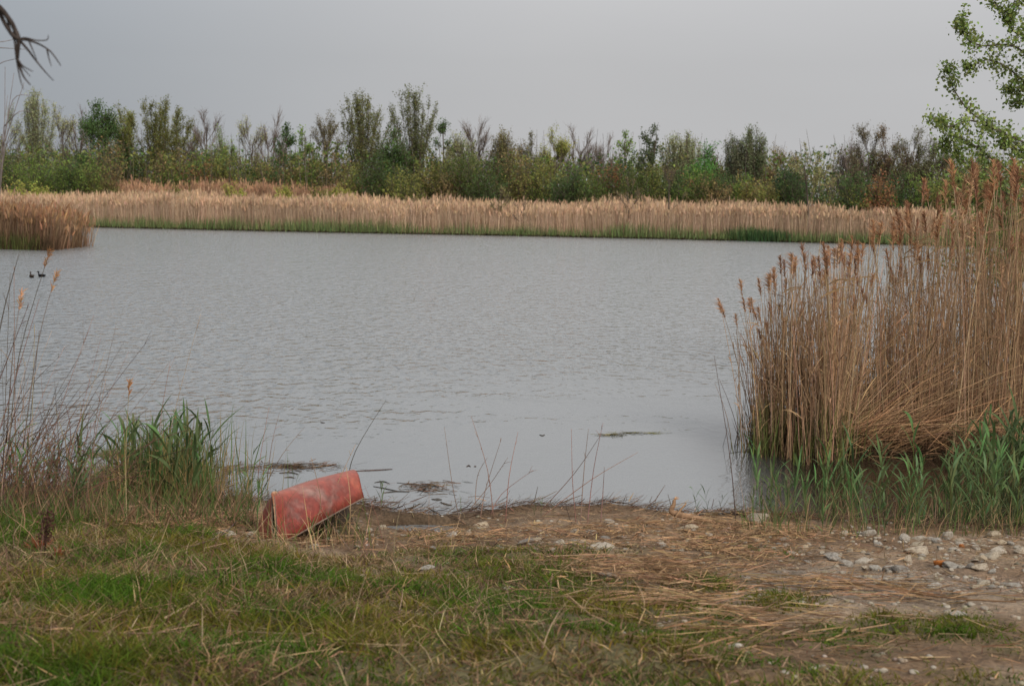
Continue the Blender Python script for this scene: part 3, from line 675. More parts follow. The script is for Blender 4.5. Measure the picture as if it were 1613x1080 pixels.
def island():
    g = Geo(); E = at_z(128, 390); W = at_z(-420, 386); n = 11000
    u = RNG.random(n); v = RNG.random(n) ** 1.4
    x = W[0] + (E[0] - W[0]) * u; y = E[1] + (W[1] - E[1]) * u + v * 7 + .5 * (fbm(x * .5, x * 0, 321) - .5)
    Ln = 1.78 + .5 * (fbm(x * .3, y * .3, 323) - .5) + RNG.normal(0, .2, n)
    e = sstep(1.5, 0, E[0] - x); Ln *= 1 - .45 * e * RNG.random(n)
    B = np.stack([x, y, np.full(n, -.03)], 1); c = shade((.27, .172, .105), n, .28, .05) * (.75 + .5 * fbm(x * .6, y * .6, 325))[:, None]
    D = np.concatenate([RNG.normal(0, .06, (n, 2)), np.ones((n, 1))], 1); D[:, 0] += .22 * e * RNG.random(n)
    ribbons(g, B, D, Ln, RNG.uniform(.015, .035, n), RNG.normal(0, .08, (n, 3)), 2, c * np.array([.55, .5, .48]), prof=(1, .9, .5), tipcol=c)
    k = RNG.random(n) < .55; m = k.sum()
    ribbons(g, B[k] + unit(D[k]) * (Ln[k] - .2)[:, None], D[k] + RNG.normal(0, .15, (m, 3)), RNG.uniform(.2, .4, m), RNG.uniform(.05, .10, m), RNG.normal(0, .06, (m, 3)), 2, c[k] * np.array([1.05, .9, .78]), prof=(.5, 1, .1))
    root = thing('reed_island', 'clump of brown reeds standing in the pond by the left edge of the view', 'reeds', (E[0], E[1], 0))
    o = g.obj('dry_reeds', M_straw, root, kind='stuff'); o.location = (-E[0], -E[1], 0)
    g = Geo(); n = 4500; u = RNG.random(n); x = W[0] + (E[0] - W[0]) * u; y = E[1] + (W[1] - E[1]) * u + RNG.random(n) * 1.2 - .6 + .5 * (fbm(x * .5, x * 0, 321) - .5)
    B = np.stack([x, y, np.full(n, -.03)], 1)
    q = (RNG.random(n) < .65 * sstep(.25, 1.2, E[0] - x))[:, None]; c = np.where(q, shade((.085, .095, .03), n, .2), shade((.07, .045, .025), n, .3))
    ribbons(g, B, np.concatenate([RNG.normal(0, .1, (n, 2)), np.ones((n, 1))], 1), RNG.uniform(.3, .95, n), .03, RNG.normal(0, .06, (n, 3)), 2, c)
    o = g.obj('green_fringe', M_blade, root, kind='stuff'); o.location = (-E[0], -E[1], 0)
island()

# ------------------------------------------------------------------ far trees
def perp_frame(D):
    ref = np.where(np.abs(D[:, 2:3]) > .9, np.array([[1., 0, 0]]), np.array([[0, 0, 1.]])); a = unit(np.cross(D, ref)); return a, np.cross(D, a)
def tree(name, label, cat, px, top, wpx, Y, style, leafcol, group=None, base_px=None, lean=0.0, leafn=1.0, barkcol=(.075, .06, .045)):
    b = at_y(px, 330, Y); off = .6 if Y < 120 and style != 'shrub' else 13 + (Y - 122) * .8 if style != 'shrub' else max((Y - 122) * .8 + 9, 6)
    if cat == 'bush': off = 13 if 150 < px < 700 else 8
    Y = float(far_shore(b[0])) + off; b = at_y(px, 330, Y); x0, y0 = b[0], Y; z0 = gz(x0, y0)
    H = at_y(px, top, Y)[2] - z0; W = wpx / FPX * Y
    leafcol = tuple(min(.34, v * k) for v, k in zip(leafcol, (1.28, 1.3, 1.22) if style != 'shrub' else (1.08, 1.06, 1.0)))
    gt = Geo(); gl = Geo()
    gt_bark = np.array(barkcol)
    def grow(nl, a0, ang, topf, ntw, twl, leaf_per, spread, lsize, fanw=.5, th=.75, lr=.045, twr=.016, sub=0, ups=.6, limb0=.35, vase=False):
        r = max(.05, H * .016)
        tl = np.array([lean, 0, 1.0]); Tn = H * th
        stems(gt, np.zeros((1, 3)) - np.array([0, 0, .2]), unit(tl)[None], Tn + .2, r, r * .35, np.array([[RNG.normal(0, .03) * H, 0, 0]]), 5, 5, gt_bark)
        f = np.sort(RNG.uniform(a0, 1, nl)); Bp = unit(tl)[None] * (f * Tn)[:, None]
        az = RNG.uniform(0, 2 * math.pi, nl); out_ = np.stack([np.cos(az), np.sin(az), 0 * az], 1)
        fz = (f - a0) / (1 - a0)
        reach = W * .66 * np.sqrt(np.clip(1 - fz ** 2, .10, 1)) * RNG.uniform(.6, 1.1, nl)
        if vase: reach = W * .58 * np.sqrt(RNG.uniform(.03, 1, nl))
        tipz = np.minimum(H * (topf + (1 - topf) * fz) * RNG.uniform(.86, 1.0, nl), H)
        if vase: tipz = H * (1.0 - .34 * (reach / (W * .58)) ** 2 * RNG.uniform(.3, 1.2, nl)); tipz[0] = H; reach[0] *= .3; az[0] = 0
        else: tipz[-1] = H
        tip = Bp * np.array([1, 1, 0]) + out_ * reach[:, None]; tip[:, 2] = np.maximum(tipz, Bp[:, 2] + .4)
        v = tip - Bp; bend = out_ * (-reach * .30)[:, None] * ups + np.array([0, 0, 1.]) * (.22 * ups * v[:, 2])[:, None]
        v0 = v - bend; Ln = np.linalg.norm(v0, axis=1); D = unit(v0)
        stems(gt, Bp, D, Ln, lr * (.6 + .5 * (1 - fz)), .012, bend, 4, 4, gt_bark * 1.1)
        # twigs
        m = nl * ntw; li = np.repeat(np.arange(nl), ntw); t = RNG.uniform(limb0, 1.0, m)
        P = Bp[li] + D[li] * (Ln[li] * t)[:, None] + bend[li] * (t ** 2)[:, None]
        td = unit(unit(D[li] * Ln[li][:, None] + 2 * bend[li] * t[:, None]) * 1.0 + rdir(m) * spread + np.array([0, 0, .35 * ups]))
        tlg = twl * (1.15 - .6 * t) * RNG.uniform(.5, 1.2, m)
        tb = RNG.normal(0, .10, (m, 3)) * tlg[:, None] + np.array([0, 0, .12]) * tlg[:, None]
        stems(gt, P, td, tlg, twr, .006, tb, 2, 3, gt_bark * 1.25)
        ends = (P, td, tlg, tb)
        if sub:
            m2 = m * sub; ti = np.repeat(np.arange(m), sub); t2 = RNG.uniform(.25, 1, m2); P2 = curve_pt(P[ti], td[ti], tlg[ti], tb[ti], t2)
            d2 = unit(td[ti] + rdir(m2) * .65 + np.array([0, 0, .2])); l2 = tlg[ti] * RNG.uniform(.3, .7, m2)
            stems(gt, P2, d2, l2, .011, .005, np.zeros((m2, 3)), 1, 3, gt_bark * 1.45)
            ends = (P2, d2, l2, np.zeros((m2, 3)))
        lp = int(leaf_per * leafn * m / len(ends[0]) + .5) if leaf_per else 0
        if lp > 0:
            q = np.repeat(np.arange(len(ends[0])), lp); t3 = RNG.uniform(.1, 1.1, len(q))
            Q = curve_pt(ends[0][q], ends[1][q], ends[2][q], ends[3][q], t3) + RNG.normal(0, lsize * .9, (len(q), 3))
            hue = (1 + RNG.normal(0, .16, len(ends[0])))[q][:, None]
            leaves(gl, Q, lsize * RNG.uniform(.6, 1.25, len(q)), shade(leafcol, len(q), .20, .07) * hue, .65)
        elif leaf_per and leafn > 0:
            q = RNG.integers(0, len(ends[0]), int(m * leaf_per * leafn)); t3 = RNG.uniform(.1, 1.1, len(q))
            Q = curve_pt(ends[0][q], ends[1][q], ends[2][q], ends[3][q], t3) + RNG.normal(0, lsize * .9, (len(q), 3))
            leaves(gl, Q, lsize * RNG.uniform(.6, 1.25, len(q)), shade(leafcol, len(q), .20, .07), .65)
    if style == 'plume':     grow(22, .12, 0, .60, 24, 1.3, 21, .55, .14, th=.40, ups=.55, limb0=.26, vase=True)
    elif style == 'dense':   grow(18, .10, 0, .34, 20, 1.7, 18, .8, .19, th=.88, ups=.4, limb0=.2)
    elif style == 'bare':    grow(18, .18, 0, .5, 14, 1.6, 0, .5, .12, th=.78, ups=.8, sub=5, lr=.06, twr=.022)
    elif style == 'hazy':    grow(17, .14, 0, .48, 16, 1.5, 17, .5, .125, th=.78, ups=.8, sub=2)
    elif style == 'sparse':  grow(15, .18, 0, .45, 11, 1.0, 11, .45, .19, th=.94, ups=.6)
    elif style == 'sapling': grow(9, .42, 0, .62, 9, .55, 7, .5, .11, th=.78, ups=.6, lr=.022, twr=.012, sub=2)
    elif style == 'shrub':
        nl = 22; az = RNG.uniform(0, 2 * math.pi, nl); rr = W * .5 * RNG.uniform(.15, .95, nl) 
        D0 = np.stack([np.cos(az) * rr, np.sin(az) * rr, H * RNG.uniform(.55, 1.0, nl) * np.sqrt(np.clip(1.05 - (rr / W * 1.6) ** 2, .2, 1))], 1)
        Bp = np.stack([np.cos(az) * .2, np.sin(az) * .2, 0 * az - .1], 1); Ln = np.linalg.norm(D0, axis=1); D = unit(D0)
        stems(gt, Bp, D, Ln, .035, .01, np.zeros((nl, 3)), 3, 3, gt_bark)
        ntw = 9; m = nl * ntw; li = np.repeat(np.arange(nl), ntw); t = RNG.uniform(.12, 1, m); P = Bp[li] + D[li] * (Ln[li] * t)[:, None]
        td = unit(D[li] + rdir(m) * .9 + np.array([0, 0, .3])); tlg = H * .25 * RNG.uniform(.4, 1.2, m)
        stems(gt, P, td, tlg, .014, .006, np.zeros((m, 3)), 1, 3, gt_bark * 1.3)
        lp = max(1, int(13 * leafn)); q = np.repeat(np.arange(m), lp); Q = P[q] + td[q] * (tlg[q] * RNG.uniform(0, 1.1, len(q)))[:, None] + RNG.normal(0, .16, (len(q), 3))
        Q[:, 2] = np.abs(Q[:, 2])
        hue = (1 + RNG.normal(0, .16, m))[q][:, None]
        leaves(gl, Q, .17 * RNG.uniform(.6, 1.3, len(q)), shade(leafcol, len(q), .20, .07) * hue, .6)
    if style == 'dense':
        nc = 46; cc = rdir(nc) * RNG.uniform(.45, 1.0, (nc, 1)) * np.array([W * .46, W * .46, H * .36]) + np.array([0, 0, H * .62]); q = np.repeat(np.arange(nc), int(85 * leafn))
        Q = cc[q] + RNG.normal(0, .34, (len(q), 3)); leaves(gl, Q, .18 * RNG.uniform(.6, 1.25, len(q)), shade(leafcol, len(q), .2, .07) * (1 + RNG.normal(0, .17, nc))[q][:, None], .65)
    root = thing(name, label, cat, (x0, y0, z0), 0, group)
    if style == 'shrub': gt.obj('stems', M_farwood, root)
    else: gt.obj('trunk', M_farwood, root)
    if gl.n: gl.obj('crown', M_leaf, root)
    return root
OLV = (.190, .195, .055); DKG = (.062, .100, .034); PGR = (.28, .29, .13); YGR = (.32, .32, .075); BRN = (.22, .165, .075); GRY = (.23, .235, .13); MID = (.140, .200, .046); RED = (.25, .125, .062)
GRN = (.08, .18, .045)
TREES = [  # px, top, width px, distance, style, colour, leafn, short name, label
 (8, 178, 62, 140, 'hazy', GRY, 1.2, 'the left edge tree', 'grey brown twiggy tree cut by the left edge'),
 (60, 147, 50, 142, 'plume', GRY, .9, 'the twin topped poplar', 'slim grey green poplar with a twin top near the left edge'),
 (96, 176, 46, 148, 'hazy', PGR, .7, 'the pale thin tree', 'pale thin leafing tree right of the twin topped poplar'),
 (126, 182, 44, 152, 'bare', GRY, 0, 'the pale bare tree', 'pale bare twiggy tree left of the dense dark green one'),
 (156, 170, 66, 138, 'dense', DKG, 1, 'the dense dark tree', 'dense dark green tree, fullest crown on the left'),
 (198, 174, 32, 142, 'plume', OLV, .9, 'the narrow olive tree', 'narrow olive tree between dense dark tree and big olive one'),
 (247, 158, 104, 140, 'plume', (.115, .115, .034), 1.5, 'the big olive tree', 'big olive green tree with several rounded lobes'),
 (286, 196, 44, 146, 'hazy', OLV, 1.0, 'the small olive tree', 'small olive tree leaning on the right of the big olive one'),
 (326, 184, 62, 146, 'bare', GRY, 0, 'the dark bare tree', 'dark bare tree with spreading twigs right of the big olive tree'),
 (352, 222, 40, 140, 'hazy', MID, 1, 'the low leafy tree', 'low half leafed tree right below the dark bare tree'),
 (394, 194, 50, 144, 'hazy', PGR, .5, 'the fine twigged tree', 'fine twigged pale tree with a few leaves'),
 (426, 186, 34, 150, 'bare', GRY, 0, 'the slim bare tree', 'slim upright bare tree left of a small dark leafy one'),
 (449, 205, 26, 140, 'sparse', DKG, 1.3, 'the small dark leafy tree', 'small upright dark green tree with clear gaps in its crown'),
 (477, 208, 34, 142, 'sparse', MID, 1.2, 'the mid green slim tree', 'slim mid green tree right of the small dark leafy one'),
 (512, 196, 52, 145, 'hazy', (.12, .10, .05), 1.4, 'the brownish tree', 'brownish olive tree just left of the tall centre poplars'),
 (572, 151, 84, 136, 'plume', (.125, .125, .048), 1.25, 'the fan shaped poplar', 'tall fan shaped poplar, left one of the tallest pair'),
 (654, 147, 78, 138, 'plume', (.115, .12, .052), 1.15, 'the three lobed poplar', 'tall three lobed poplar, right one of the tallest pair'),
 (620, 216, 40, 134, 'dense', DKG, .7, 'the dark tree between the poplars', 'short dark green tree between the two tallest poplars'),
 (700, 200, 44, 142, 'sparse', DKG, 1.2, 'the dark leaning tree', 'dark green tree with bare leaning twigs right of the three lobed poplar'),
 (724, 224, 36, 138, 'hazy', PGR, 1.1, 'the pale green tree', 'pale green leafing tree left of the dark upright bare tree'),
 (748, 196, 58, 144, 'bare', (.1, .1, .1), 0, 'the upright bare tree', 'dark upright bare tree with dense brush like branches'),
 (792, 208, 36, 140, 'plume', (.15, .13, .06), .8, 'the yellowish slim tree', 'slim yellowish poplar right of the upright bare tree'),
 (836, 224, 46, 146, 'hazy', (.12, .11, .06), .9, 'the round twiggy tree', 'round twiggy olive tree left of the yellow green one'),
 (874, 217, 42, 138, 'hazy', YGR, 1.4, 'the yellow green tree', 'yellow green tree brightest in the middle of the line'),
 (911, 208, 54, 150, 'bare', GRY, 0, 'the pale bare crown', 'pale bare tree with wide thin crown right of the yellow green one'),
 (948, 227, 44, 148, 'bare', GRY, 0, 'the low bare tree', 'low bare tree between pale bare crown and sparse leafed tree'),
 (984, 214, 34, 142, 'sparse', MID, .8, 'the sparse leafed tree', 'sparse leafed tree left of the dark spotted poplar'),
 (1021, 204, 34, 134, 'sparse', (.06, .075, .035), 1.3, 'the dark spotted poplar', 'dark spotted young poplar with large leaves and pointed top'),
 (1060, 218, 42, 138, 'plume', GRY, .6, 'the left feathery poplar', 'left one of two pale feathery poplars leaning apart'),
 (1084, 214, 34, 140, 'plume', GRY, .6, 'the right feathery poplar', 'right one of two pale feathery poplars leaning apart'),
 (1108, 243, 34, 132, 'dense', GRN, .7, 'the bright green tree', 'short bright green tree, pointed, beside the feathery poplars'),
 (1130, 250, 30, 136, 'sparse', (.09, .07, .04), 1.2, 'the brown tipped tree', 'short brown tipped tree right of the bright green one'),
 (1154, 220, 34, 138, 'plume', (.125, .13, .08), .8, 'the feathery grey tree', 'feathery grey green poplar, lower of a neighbouring two'),
 (1185, 206, 40, 138, 'plume', (.12, .135, .07), .9, 'the tall feathery tree', 'tallest feathery grey green poplar in the right half'),
 (1230, 243, 52, 142, 'hazy', BRN, .8, 'the brown hazy tree', 'brown hazy tree right of the tallest feathery poplar'),
 (1275, 228, 80, 112, 'sapling', (.22, .20, .09), 2.6, 'the tree in the reeds', 'wide budding tree rooted in the far reeds on the right'),
 (1334, 238, 56, 134, 'bare', (.1, .08, .07), 0, 'the brown bare tree', 'brown bare tree behind and right of the budding tree in reeds'),
 (1366, 214, 56, 128, 'hazy', (.12, .10, .055), 1.0, 'the broad brown tree', 'broad brownish leafing tree, left part of a tall pair'),
 (1400, 210, 64, 126, 'hazy', (.13, .085, .045), 1.3, 'the rusty tree', 'rusty leafing tree, right part of a tall pair'),
 (1432, 218, 44, 124, 'hazy', (.12, .115, .06), .8, 'the thin olive tree', 'thin olive tree right of the rusty leafing one'),
 (1474, 234, 60, 124, 'hazy', (.11, .11, .05), 1.0, 'the half hidden tree', 'olive tree half hidden behind the tall reed plumes'),
 (1530, 246, 60, 122, 'hazy', (.09, .10, .045), 1.0, 'the hidden tree', 'low tree behind the reeds and the near poplar crown'),
 (786, 298, 34, 118, 'sapling', (.16, .14, .06), .8, 'the small tree in the reeds', 'small budding tree standing alone in the tan far reeds'),
 (820, 322, 34, 117.5, 'sapling', (.1, .09, .08), 0, 'the small bare shrub', 'small bare forked shrub in reeds right of the budding one'),
 (992, 282, 32, 115, 'sapling', (.17, .13, .06), .6, 'the thin reed tree', 'thin yellowish sapling in the far reeds'),
 (1054, 258, 44, 114, 'sapling', (.13, .10, .05), .5, 'the leggy sapling', 'leggy brown sapling in the far reeds with a visible trunk'),
]
for px, top, wpx, Y, st, col, ln, short, lab in TREES:
    tree('far_tree', lab, 'tree', px, top, wpx, Y, st, col, 'trees along the far shore', leafn=ln, barkcol=(.085, .065, .05) if st != 'bare' else (.11, .085, .07))
# undergrowth along the foot of the trees, one shrub on each side of each tree
SH = [('olive green', OLV), ('dark green', DKG), ('reddish', RED), ('mid green', MID), ('brownish', BRN), ('grassy green', (.085, .115, .03)), ('yellowish', (.15, .145, .045))]
for i, (px, top, wpx, Y, st, col, ln, short, lab) in enumerate(TREES[:42]):
    if short == 'the tree in the reeds': continue
    for sgn, wd in ((-1, 'left'), (1, 'right')):
        nm, c = random.choices(SH, weights=(5, 5, 2, 5, 2.5, 3, 1.2))[0]
        yy = random.uniform(126, 133) + (13 if 190 < px < 560 else 0) if px < 1200 else random.uniform(112, 122)
        tp = 318 + (px - 806) * .0175 - random.uniform(38, 84) * (1.0 if px < 1000 else .85)
        tree('far_shrub', f'{nm} thicket shrub just {wd} of {short}', 'shrub', px + sgn * random.uniform(10, 20), tp, random.uniform(50, 80), yy, 'shrub', c, 'shrubs in the far thicket', leafn=1.25)
FRONT = [(47, 284, 60, 'shrub', YGR, 'willow like yellow green bush in front of thicket at far left'), (84, 300, 40, 'shrub', YGR, 'low yellow green bush right of the far left willow bush'), (160, 272, 56, 'shrub', (.15, .15, .045), 'yellow olive bush under the dense dark tree'),
         (218, 312, 34, 'shrub', (.24, .23, .09), 'pale yellow bush standing in the far reeds on the left'), (286, 288, 44, 'shrub', (.17, .16, .045), 'olive yellow bush at the reed edge under the big olive tree'), (365, 292, 44, 'shrub', YGR, 'bright olive bush at the reed edge under fine twigged tree'),
         (402, 318, 16, 'shrub', YGR, 'tiny yellowish bush sticking out of the far reeds'), (445, 294, 40, 'shrub', YGR, 'yellow green bush at the reed edge under the small dark tree'), (506, 298, 44, 'shrub', (.17, .17, .05), 'yellow green bush left of the tall fan shaped poplar foot'), (540, 300, 36, 'shrub', YGR, 'yellow green bush at the foot of the tall fan shaped poplar'),
         (1184, 288, 44, 'shrub', (.17, .15, .045), 'golden olive round bush under the tallest feathery poplar'), (1241, 295, 20, 'dense', (.025, .05, .022), 'small dark evergreen left of the budding tree in reeds'), (1394, 302, 58, 'shrub', (.085, .11, .065), 'grey green round bush rising from the reeds under rusty tree')]
for px, top, wpx, st, col, lab in FRONT:
    tree('far_bush', lab, 'bush', px, top, wpx, 126 if px < 700 else 114, st, col, 'bushes at the edge of the far reeds', leafn=1.5)
def thicket():
    g = Geo(); n = 90000; x = RNG.uniform(-75, 75, n); y = RNG.uniform(140, 180, n) - .10 * x; y = np.maximum(y, far_shore(x) + 16)
    hh = 3.0 + 4.6 * fbm(x * .16, y * .1, 401) + .5 * RNG.random(n); z = height(x, y) + hh * RNG.random(n) ** .8
    c = np.array([OLV, MID, DKG, OLV, BRN])[np.clip((fbm(x * .25, y * .2, 405) * 1.6 - .3) * 5, 0, 4).astype(int)]
    leaves(g, np.stack([x, y, z], 1), RNG.uniform(.2, .42, n), shade(c, n, .2, .07), .7)
    g.obj('thicket', M_leaf, kind='stuff', label='dense dark wood seen as one mass behind the far trees')
    g = Geo(); n = 3600; x = RNG.uniform(-75, 75, n); y = RNG.uniform(138, 175, n) - .10 * x; B = np.stack([x, y, height(x, y)], 1)
    stems(g, B, np.concatenate([RNG.normal(0, .14, (n, 2)), np.ones((n, 1))], 1), RNG.uniform(3.5, 8.2, n), .045, .012, RNG.normal(0, .3, (n, 3)), 3, 3, shade((.10, .08, .06), n, .2))
    g.obj('thicket_stems', M_farwood, kind='stuff', label='thin grey stems standing in the far wood')
thicket()

# ------------------------------------------------------------------ right-hand reed stand
def reed_proto(i):
    """one dry reed 1 m tall (scaled when placed): stem, drooping dead leaves, plume"""
    bend = np.array([[RNG.normal(0, .06), RNG.normal(0, .04), 0]]); o = np.zeros((1, 3)); up = np.array([[0, 0, 1.]])
    c = shade((.43, .275, .165), 1, .2)[0]
    root = thing('dry_reed', 'dry tan reed stem standing in the crowded right hand stand', 'reed', (0, 0, -50), 0, 'dry reeds in the right hand stand')
    g = Geo(); stems(g, o, up, 1.0, .0026, .0012, bend, 6, 5, c); kid(root, g.obj('stem', M_straw, root))
    for q in range(random.choice((1, 2, 2, 3))):
        g = Geo(); t = RNG.uniform(.3, .85, 1); P = curve_pt(o, up, np.ones(1), bend, t); d = np.array([[RNG.normal(0, .5), RNG.normal(0, .5), .9]]); ln = RNG.uniform(.08, .2, 1)
        ribbons(g, P, d, ln, .007, np.array([[0, 0, -.5]]) * ln[:, None], 4, c * np.array([.9, .82, .75]), prof=(.5, 1, .9, .6, .1)); kid(root, g.obj('leaf', M_straw, root))
    if i % 5 in (1, 3): return root
    g = Geo(); n = 90; t = RNG.uniform(.905, 1.0, n); ln = (.014 + .028 * np.sin((t - .905) / .095 * math.pi) ** .7) * RNG.uniform(.6, 1.2, n)
    P = curve_pt(ex3(0, n), ex3((0, 0, 1.), n), np.ones(n), ex3(bend[0], n), t); sg = RNG.normal(0, .22)
    d = np.stack([RNG.normal(sg, .34, n), RNG.normal(0, .3, n), RNG.uniform(.6, 1.4, n)], 1)
    pc = ((.42, .225, .12), (.36, .185, .095), (.27, .14, .08), (.48, .29, .165))[i % 4]
    ribbons(g, P, d, ln, RNG.uniform(.0018, .0036, n), np.stack([RNG.normal(sg, .3, n), RNG.normal(0, .2, n), -RNG.random(n) * .4], 1) * ln[:, None], 3, shade(pc, n, .25, .05), prof=(.4, 1, .8, .15))
    kid(root, g.obj('plume', M_plume, root))
    return root
PROTO = [reed_proto(i) for i in range(12)]
USED = [False] * len(PROTO)
def stand_top(px):        # how high (pixel row of the tips) the stand reaches at a pixel column
    return float(np.interp(px, (1150, 1200, 1260, 1330, 1400, 1440, 1480, 1520, 1613, 1700), (452, 420, 372, 366, 340, 290, 255, 250, 250, 250)))
def place_reed(x, y, h, lx, ly, plumed=False):
    i = random.randrange(len(PROTO))
    if plumed and i % 5 in (1, 3): i -= 1
    o = PROTO[i]
    if USED[i]: o = copy_tree(o)
    USED[i] = True
    where = 'in the leftmost clump of the right stand' if x < 3.0 else 'in the small clump standing forward in the water' if x < 3.45 and y < 16.2 else 'in the broad bed of the right stand'
    o['label'] = ('dry reed with a rusty plume, ' if i % 5 not in (1, 3) else 'dry plumeless reed, ') + where
    o.location = (x, y, -.05); o.scale = (h * random.uniform(.95, 1.15), h * random.uniform(.95, 1.15), h); o.rotation_euler = (-ly, lx, random.uniform(-.9, .9))
    return o
def sample_base():
    """foot of a reed of the stand: three clumps at its left end, then a broad bed running right and back"""
    r = random.random()
    if r < .16: p = at_z(random.gauss(1235, 26), random.gauss(706, 7))
    elif r < .27: p = at_z(random.gauss(1300, 16), random.gauss(718, 6))
    else:
        px = random.uniform(1290, 1760) ; py = random.uniform(655, 708) if px < 1500 else random.uniform(640, 715); p = at_z(px, py)
    return p[0], p[1]
def lean_for(x): 
    e = float(np.clip((3.6 - x) / 1.0, -.3, 1)); return -.11 * max(e, 0) + random.gauss(.02, .095)
def reeds():
    for k in range(300):
        x, y = sample_base(); lx = lean_for(x); ly = random.gauss(0, .05)
        for _ in range(2):
            pb, _q = project(np.array([x, y, 0.])); tipx = float(pb) + lx * 2.2 / y * FPX
            ht = at_y(tipx, stand_top(tipx), y)[2]
        h = max(.9, ht * (1.03 - abs(random.gauss(0, (.26 if tipx < 1400 else .19))))); place_reed(x, y, h, lx, ly, tipx > 1400)
    # the rest of the stand as one mass
    n = 2500; B = np.zeros((n, 3)); D = np.zeros((n, 3)); Ln = np.zeros(n)
    for i in range(n):
        x, y = sample_base(); lx = lean_for(x) * random.uniform(.6, 1.2); pb, _q = project(np.array([x, y, 0.])); tipx = float(pb) + lx * 2.2 / y * FPX
        B[i] = (x, y, -.08); D[i] = (lx, random.gauss(0, .06), 1); Ln[i] = max(.5, at_y(tipx, stand_top(tipx), y)[2] * random.uniform(.35, .92))
    g = Geo(); c = shade((.33, .205, .120), n, .3, .05); stems(g, B, D, Ln, RNG.uniform(.003, .0055, n), .002, RNG.normal(0, .10, (n, 3)) * np.array([1, 1, 0]), 4, 3, c)
    k = RNG.integers(0, n, 2600); t = RNG.uniform(.15, .9, len(k)); P = B[k] + unit(D[k]) * (Ln[k] * t)[:, None]; ln = RNG.uniform(.12, .4, len(k))
    ribbons(g, P, unit(D[k]) + RNG.normal(0, .35, (len(k), 3)), ln, RNG.uniform(.006, .014, len(k)), np.stack([RNG.normal(0, .3, len(k)), RNG.normal(0, .3, len(k)), -RNG.random(len(k)) * .7], 1) * ln[:, None], 4, shade((.36, .225, .12), len(k), .25, .05), prof=(.5, 1, .9, .6, .1))
    g.obj('reed_bed', M_straw, kind='stuff', label='crowded dry tan reed stems filling the right hand stand')
    # broken stems leaning over to the right, from a thatch of fallen straw
    g = Geo(); n = 430; P = np.array([at_z(random.gauss(1370, 60), random.uniform(672, 712)) for _ in range(n)])
    P[:, 2] = RNG.uniform(-.02, .25, n); a = RNG.uniform(.15, 1.0, n); D = np.stack([np.cos(a), RNG.normal(0, .3, n), np.sin(a)], 1)
    Ln = RNG.uniform(.6, 2.0, n); bend = np.stack([RNG.normal(.05, .1, n), RNG.normal(0, .1, n), -.22 * Ln * RNG.random(n)], 1)
    stems(g, P, D, Ln, .0045, .002, bend, 4, 3, shade((.46, .29, .16), n, .3, .05))
    n = 5200; P = np.array([at_z(random.uniform(1335, 1660), random.gauss(690, 16)) for _ in range(n)]); s_ = fbm(P[:, 0] * 1.5, P[:, 1] * 1.5, 501)
    P[:, 2] = RNG.random(n) * (.12 + .5 * s_) ; a = RNG.normal(.15, .45, n); D = np.stack([np.cos(a), RNG.normal(0, .6, n), np.sin(a)], 1); Ln = RNG.uniform(.15, .7, n)
    c = shade((.34, .20, .105), n, .35, .05); dk = (RNG.random(n) < .4)[:, None]; c = np.where(dk, c * .4, c)
    ribbons(g, P - D * .2, D, Ln, RNG.uniform(.004, .010, n), RNG.normal(0, .05, (n, 3)), 2, c, prof=(.8, 1, .5))
    g.obj('fallen_reeds', M_straw, kind='stuff', label='bent and fallen straw at the foot of the right hand reeds')
    # dark rotten bases in the water
    g = Geo(); n = 4200; B = np.array([(*sample_base(), -.05) for _ in range(n)]); B[:, :2] += RNG.normal(0, .05, (n, 2))
    ribbons(g, B, np.concatenate([RNG.normal(0, .25, (n, 2)), np.ones((n, 1))], 1), RNG.uniform(.10, .62, n), RNG.uniform(.006, .014, n), RNG.normal(0, .05, (n, 3)), 2, shade((.075, .048, .028), n, .35))
    n = 620; B = np.array([at_z(random.gauss(1300, 24), random.gauss(720, 6)) if random.random() < .6 else at_z(random.gauss(1205, 16), random.gauss(712, 5)) for _ in range(n)]); B[:, 2] = -.03
    ribbons(g, B, np.concatenate([RNG.normal(0, .14, (n, 2)), np.ones((n, 1))], 1), RNG.uniform(.25, .75, n), RNG.uniform(.005, .010, n), RNG.normal(0, .05, (n, 3)), 3, shade((.12, .125, .04), n, .3, .1))
    g.obj('reed_stubble', M_straw, kind='stuff', label='dark rotting stubble and new green blades at the base of the reeds')
reeds()
for i, u in enumerate(USED):
    if not u: place_reed(*sample_base(), 2.0, 0, 0)

